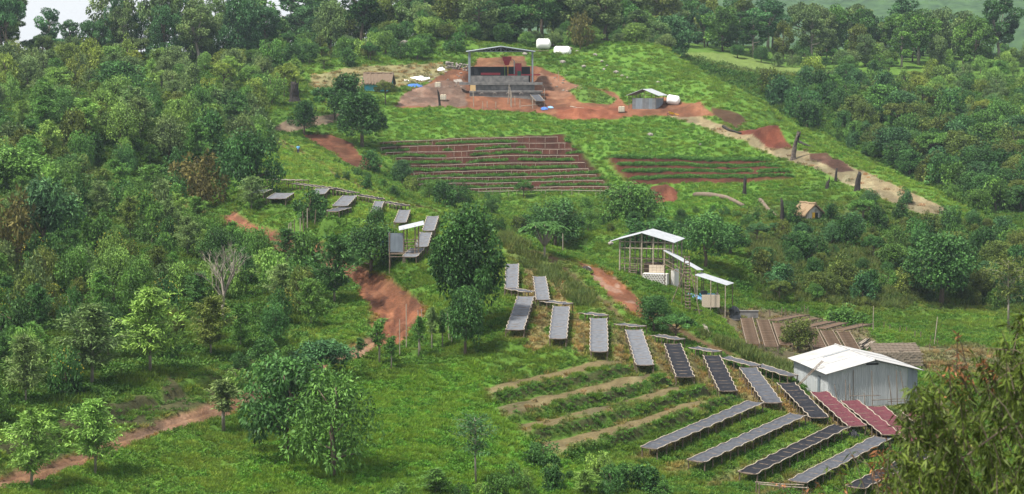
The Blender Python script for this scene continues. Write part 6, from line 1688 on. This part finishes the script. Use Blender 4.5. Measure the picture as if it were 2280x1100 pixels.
Eb = [(0, 1), (1, 2), (2, 3), (3, 4), (4, 5), (2, 6), (6, 7), (7, 8), (8, 9), (2, 10), (10, 11), (11, 12), (12, 13), (0, 14), (14, 15), (15, 16), (16, 17), (0, 18), (18, 19), (19, 20), (20, 21)]
Rb = [0.13, 0.12, 0.14, 0.06, 0.095, 0.085, 0.07, 0.05, 0.035, 0.035, 0.07, 0.05, 0.035, 0.035, 0.095, 0.065, 0.045, 0.035, 0.095, 0.065, 0.045, 0.035]
for hd in (9, 13):
    hx, hy, hz = Vb[hd]
    for q in range(5):
        Vb.append((hx + (-0.035 + 0.018 * q if q < 4 else 0.05 * (1 if hx < 0 else -1)), hy - (0.015 if q < 4 else 0.03), hz - (0.085 - 0.008 * abs(q - 1.5) if q < 4 else 0.03)))
        Eb.append((hd, len(Vb) - 1)); Rb.append(0.009)
bd = skin_body("body", Vb, Eb, Rb, M_SKIN, po)
skin_body("shirt", [(0, 0, 0.92), (0, 0, 1.15), (0, 0, 1.38), (0.19, 0, 1.41), (0.25, 0.02, 1.16), (-0.19, 0, 1.41), (-0.25, 0, 1.16), (0, -0.01, 1.45)], [(0, 1), (1, 2), (2, 3), (3, 4), (2, 5), (5, 6), (2, 7)], [0.16, 0.15, 0.165, 0.09, 0.075, 0.09, 0.075, 0.09], M_SHIRT, po)
skin_body("trousers", [(0, 0, 0.95), (0.09, 0, 0.88), (0.10, -0.10, 0.50), (0.10, -0.06, 0.12), (-0.09, 0, 0.88), (-0.10, 0.06, 0.50), (-0.10, 0.19, 0.14)], [(0, 1), (1, 2), (2, 3), (0, 4), (4, 5), (5, 6)], [0.145, 0.115, 0.085, 0.07, 0.115, 0.085, 0.07], M_TROU, po)
h_ = MB(); bm = bmesh.new(); bmesh.ops.create_uvsphere(bm, u_segments=14, v_segments=8, radius=0.108)
for vq in list(bm.verts):
    if vq.co.z < -0.02 and vq.co.y < 0.03: vq.co *= 0.8
mq = bpy.data.meshes.new("hair"); bm.to_mesh(mq); bm.free(); mq.materials.append(mat("black_hair", (0.012, 0.010, 0.009), 0.9, 0.1)); link("hair", mq, po, (0, 0.0, 1.69))

# ---------------------------------------------------------------- gum tree in the foreground
GP = Vector((4.75, 17.4, 0)); GP.z = resample(ga, gd, H, np.array([GP.x / GP.y]), np.array([GP.y]))[0]
go_ = thing("gum_tree", "gum tree with narrow hanging leaves in the right foreground", "tree", GP)
r = np.random.default_rng(400)
stem = [Vector((0, 0, -0.5)), Vector((0.1, 0.05, 2.2)), Vector((0.0, 0.1, 3.6)), Vector((0.15, 0.1, 4.9))]
stem_top = 43.3 - GP.z
stem = [Vector((0, 0, -0.5)), Vector((0.12, 0.05, stem_top * 0.35)), Vector((0.0, 0.1, stem_top * 0.7)), Vector((0.1, 0.1, stem_top))]
bar("trunk", go_, stem, [0.14, 0.11, 0.07, 0.02], M_PALE, 8)
MAIN = [(2300, 650), (2268, 690), (2238, 725), (2195, 775), (2150, 790), (2105, 800), (2060, 828), (2005, 862), (1978, 900), (1985, 960), (1975, 1000), (1955, 1060), (1920, 1110), (1900, 1190), (2560, 1190), (2560, 560), (2330, 560)]
SPRIG = [(1690, 1075), (1780, 1055), (1850, 1015), (1930, 985), (1990, 930), (2010, 1000), (1960, 1060), (1900, 1130), (1690, 1130)]
TOPS = [(2110, 760), (2130, 735), (2170, 730), (2200, 770), (2190, 820), (2080, 840)]
twigs = MB(); limb = MB()
def sample(poly, n):
    us = [q[0] for q in poly]; vs = [q[1] for q in poly]; out = []
    while len(out) < n:
        u, v = min(us) + r.random() * (max(us) - min(us)), min(vs) + r.random() * (max(vs) - min(vs))
        if in_poly(poly, np.array([u]), np.array([v]))[0]: out.append((u, v))
    return out
SETS = {'leaves': [[], [], []], 'young_leaves': [[], [], []]}
nl_ = 0
for kind, poly, n, per in (('leaves', MAIN, 760, 30), ('young_leaves', SPRIG, 22, 12), ('young_leaves', TOPS, 16, 12), ('leaves', SPRIG, 14, 12)):
    for (u, v) in sample(poly, n):
        dd_ = 15.6 + 2.9 * r.random()
        tip = Vector(at_depth(u, v, dd_)) - GP
        z0 = min(max(tip.z - 0.15 - 0.5 * r.random(), 0.6), stem_top - 0.15)
        sx = Vector((0.1, 0.1, z0))
        dv = (sx - tip); dv.z = 0; dv.normalize(); dv = (dv * 0.45 + Vector((0, 0, -0.75)) + Vector(r.normal(size=3)) * 0.3).normalized()
        s0 = tip + dv * (0.32 + 0.14 * r.random()) + Vector((0, 0, -0.02))
        twigs.tube([s0, tip.lerp(s0, 0.5) + Vector((0, 0, 0.05)), tip], [0.005, 0.004, 0.002], 4, False)
        if r.random() < 0.012:
            mid = sx.lerp(s0, 0.55) + Vector((0, 0, 0.12))
            limb.tube([sx, mid, s0], [0.018, 0.011, 0.005], 5, False)
        t = r.random(per)
        P_ = np.array(tip)[None] * (1 - t)[:, None] + np.array(s0)[None] * t[:, None] + np.array([0, 0, 1.0]) * (0.09 * t * (1 - t))[:, None] * 2
        out_ = unit(np.array([[-dv.x, -dv.y, 0]]) * 0.5 + r.normal(size=(per, 3)) * 0.7 + np.array([0, 0, -0.75 if kind == 'leaves' else 0.1]))
        SETS[kind][0].append(P_); SETS[kind][1].append(out_); SETS[kind][2].append(np.clip(0.42 + 0.2 * r.normal() + 0.16 * r.normal(size=per), 0, 1))
twigs.build("twigs", M_BARK, go_)['kind'] = 'stuff'
limb.build("branches", M_BARK, go_)
for kind, tc_, L_k in (('leaves', (0.064, 0.100, 0.017), 0.096), ('young_leaves', (0.19, 0.085, 0.038), 0.075)):
    P_, D_, V_ = (np.concatenate(q) for q in SETS[kind])
    me_ = leaf_mesh(kind, P_, D_, L_k * (0.6 + 0.7 * r.random(len(P_))), L_k * 0.10, V_, M_LEAF, r, 0.2, 0.42)
    q = link(kind, me_, go_); q.color = (*tc_, 1); q['kind'] = 'stuff'

# ---------------------------------------------------------------- haze over the valley
HZ0 = min(float(H.min()), min(v_.co.z for v_ in bpy.data.objects["far_hill"].data.vertices)) - 1.0
hz = MB().box((0, 1000, HZ0 + (330 - HZ0) / 2), (2600, 2060, 330 - HZ0)).build("haze", None)
hz.location.z = 0
hz['kind'] = 'stuff'; hz['label'] = 'thin pale haze filling the air over the valley'; hz['category'] = 'haze'
hm = bpy.data.materials.new("haze"); nt = nodes_of(hm)
ho = nt.nodes.new("ShaderNodeOutputMaterial"); hv = nt.nodes.new("ShaderNodeVolumePrincipled")
hv.inputs['Color'].default_value = (0.70, 0.86, 1.0, 1); hv.inputs['Density'].default_value = 0.00010; hv.inputs['Anisotropy'].default_value = 0.2
nt.links.new(hv.outputs[0], ho.inputs['Volume'])
hz.data.materials.append(hm)
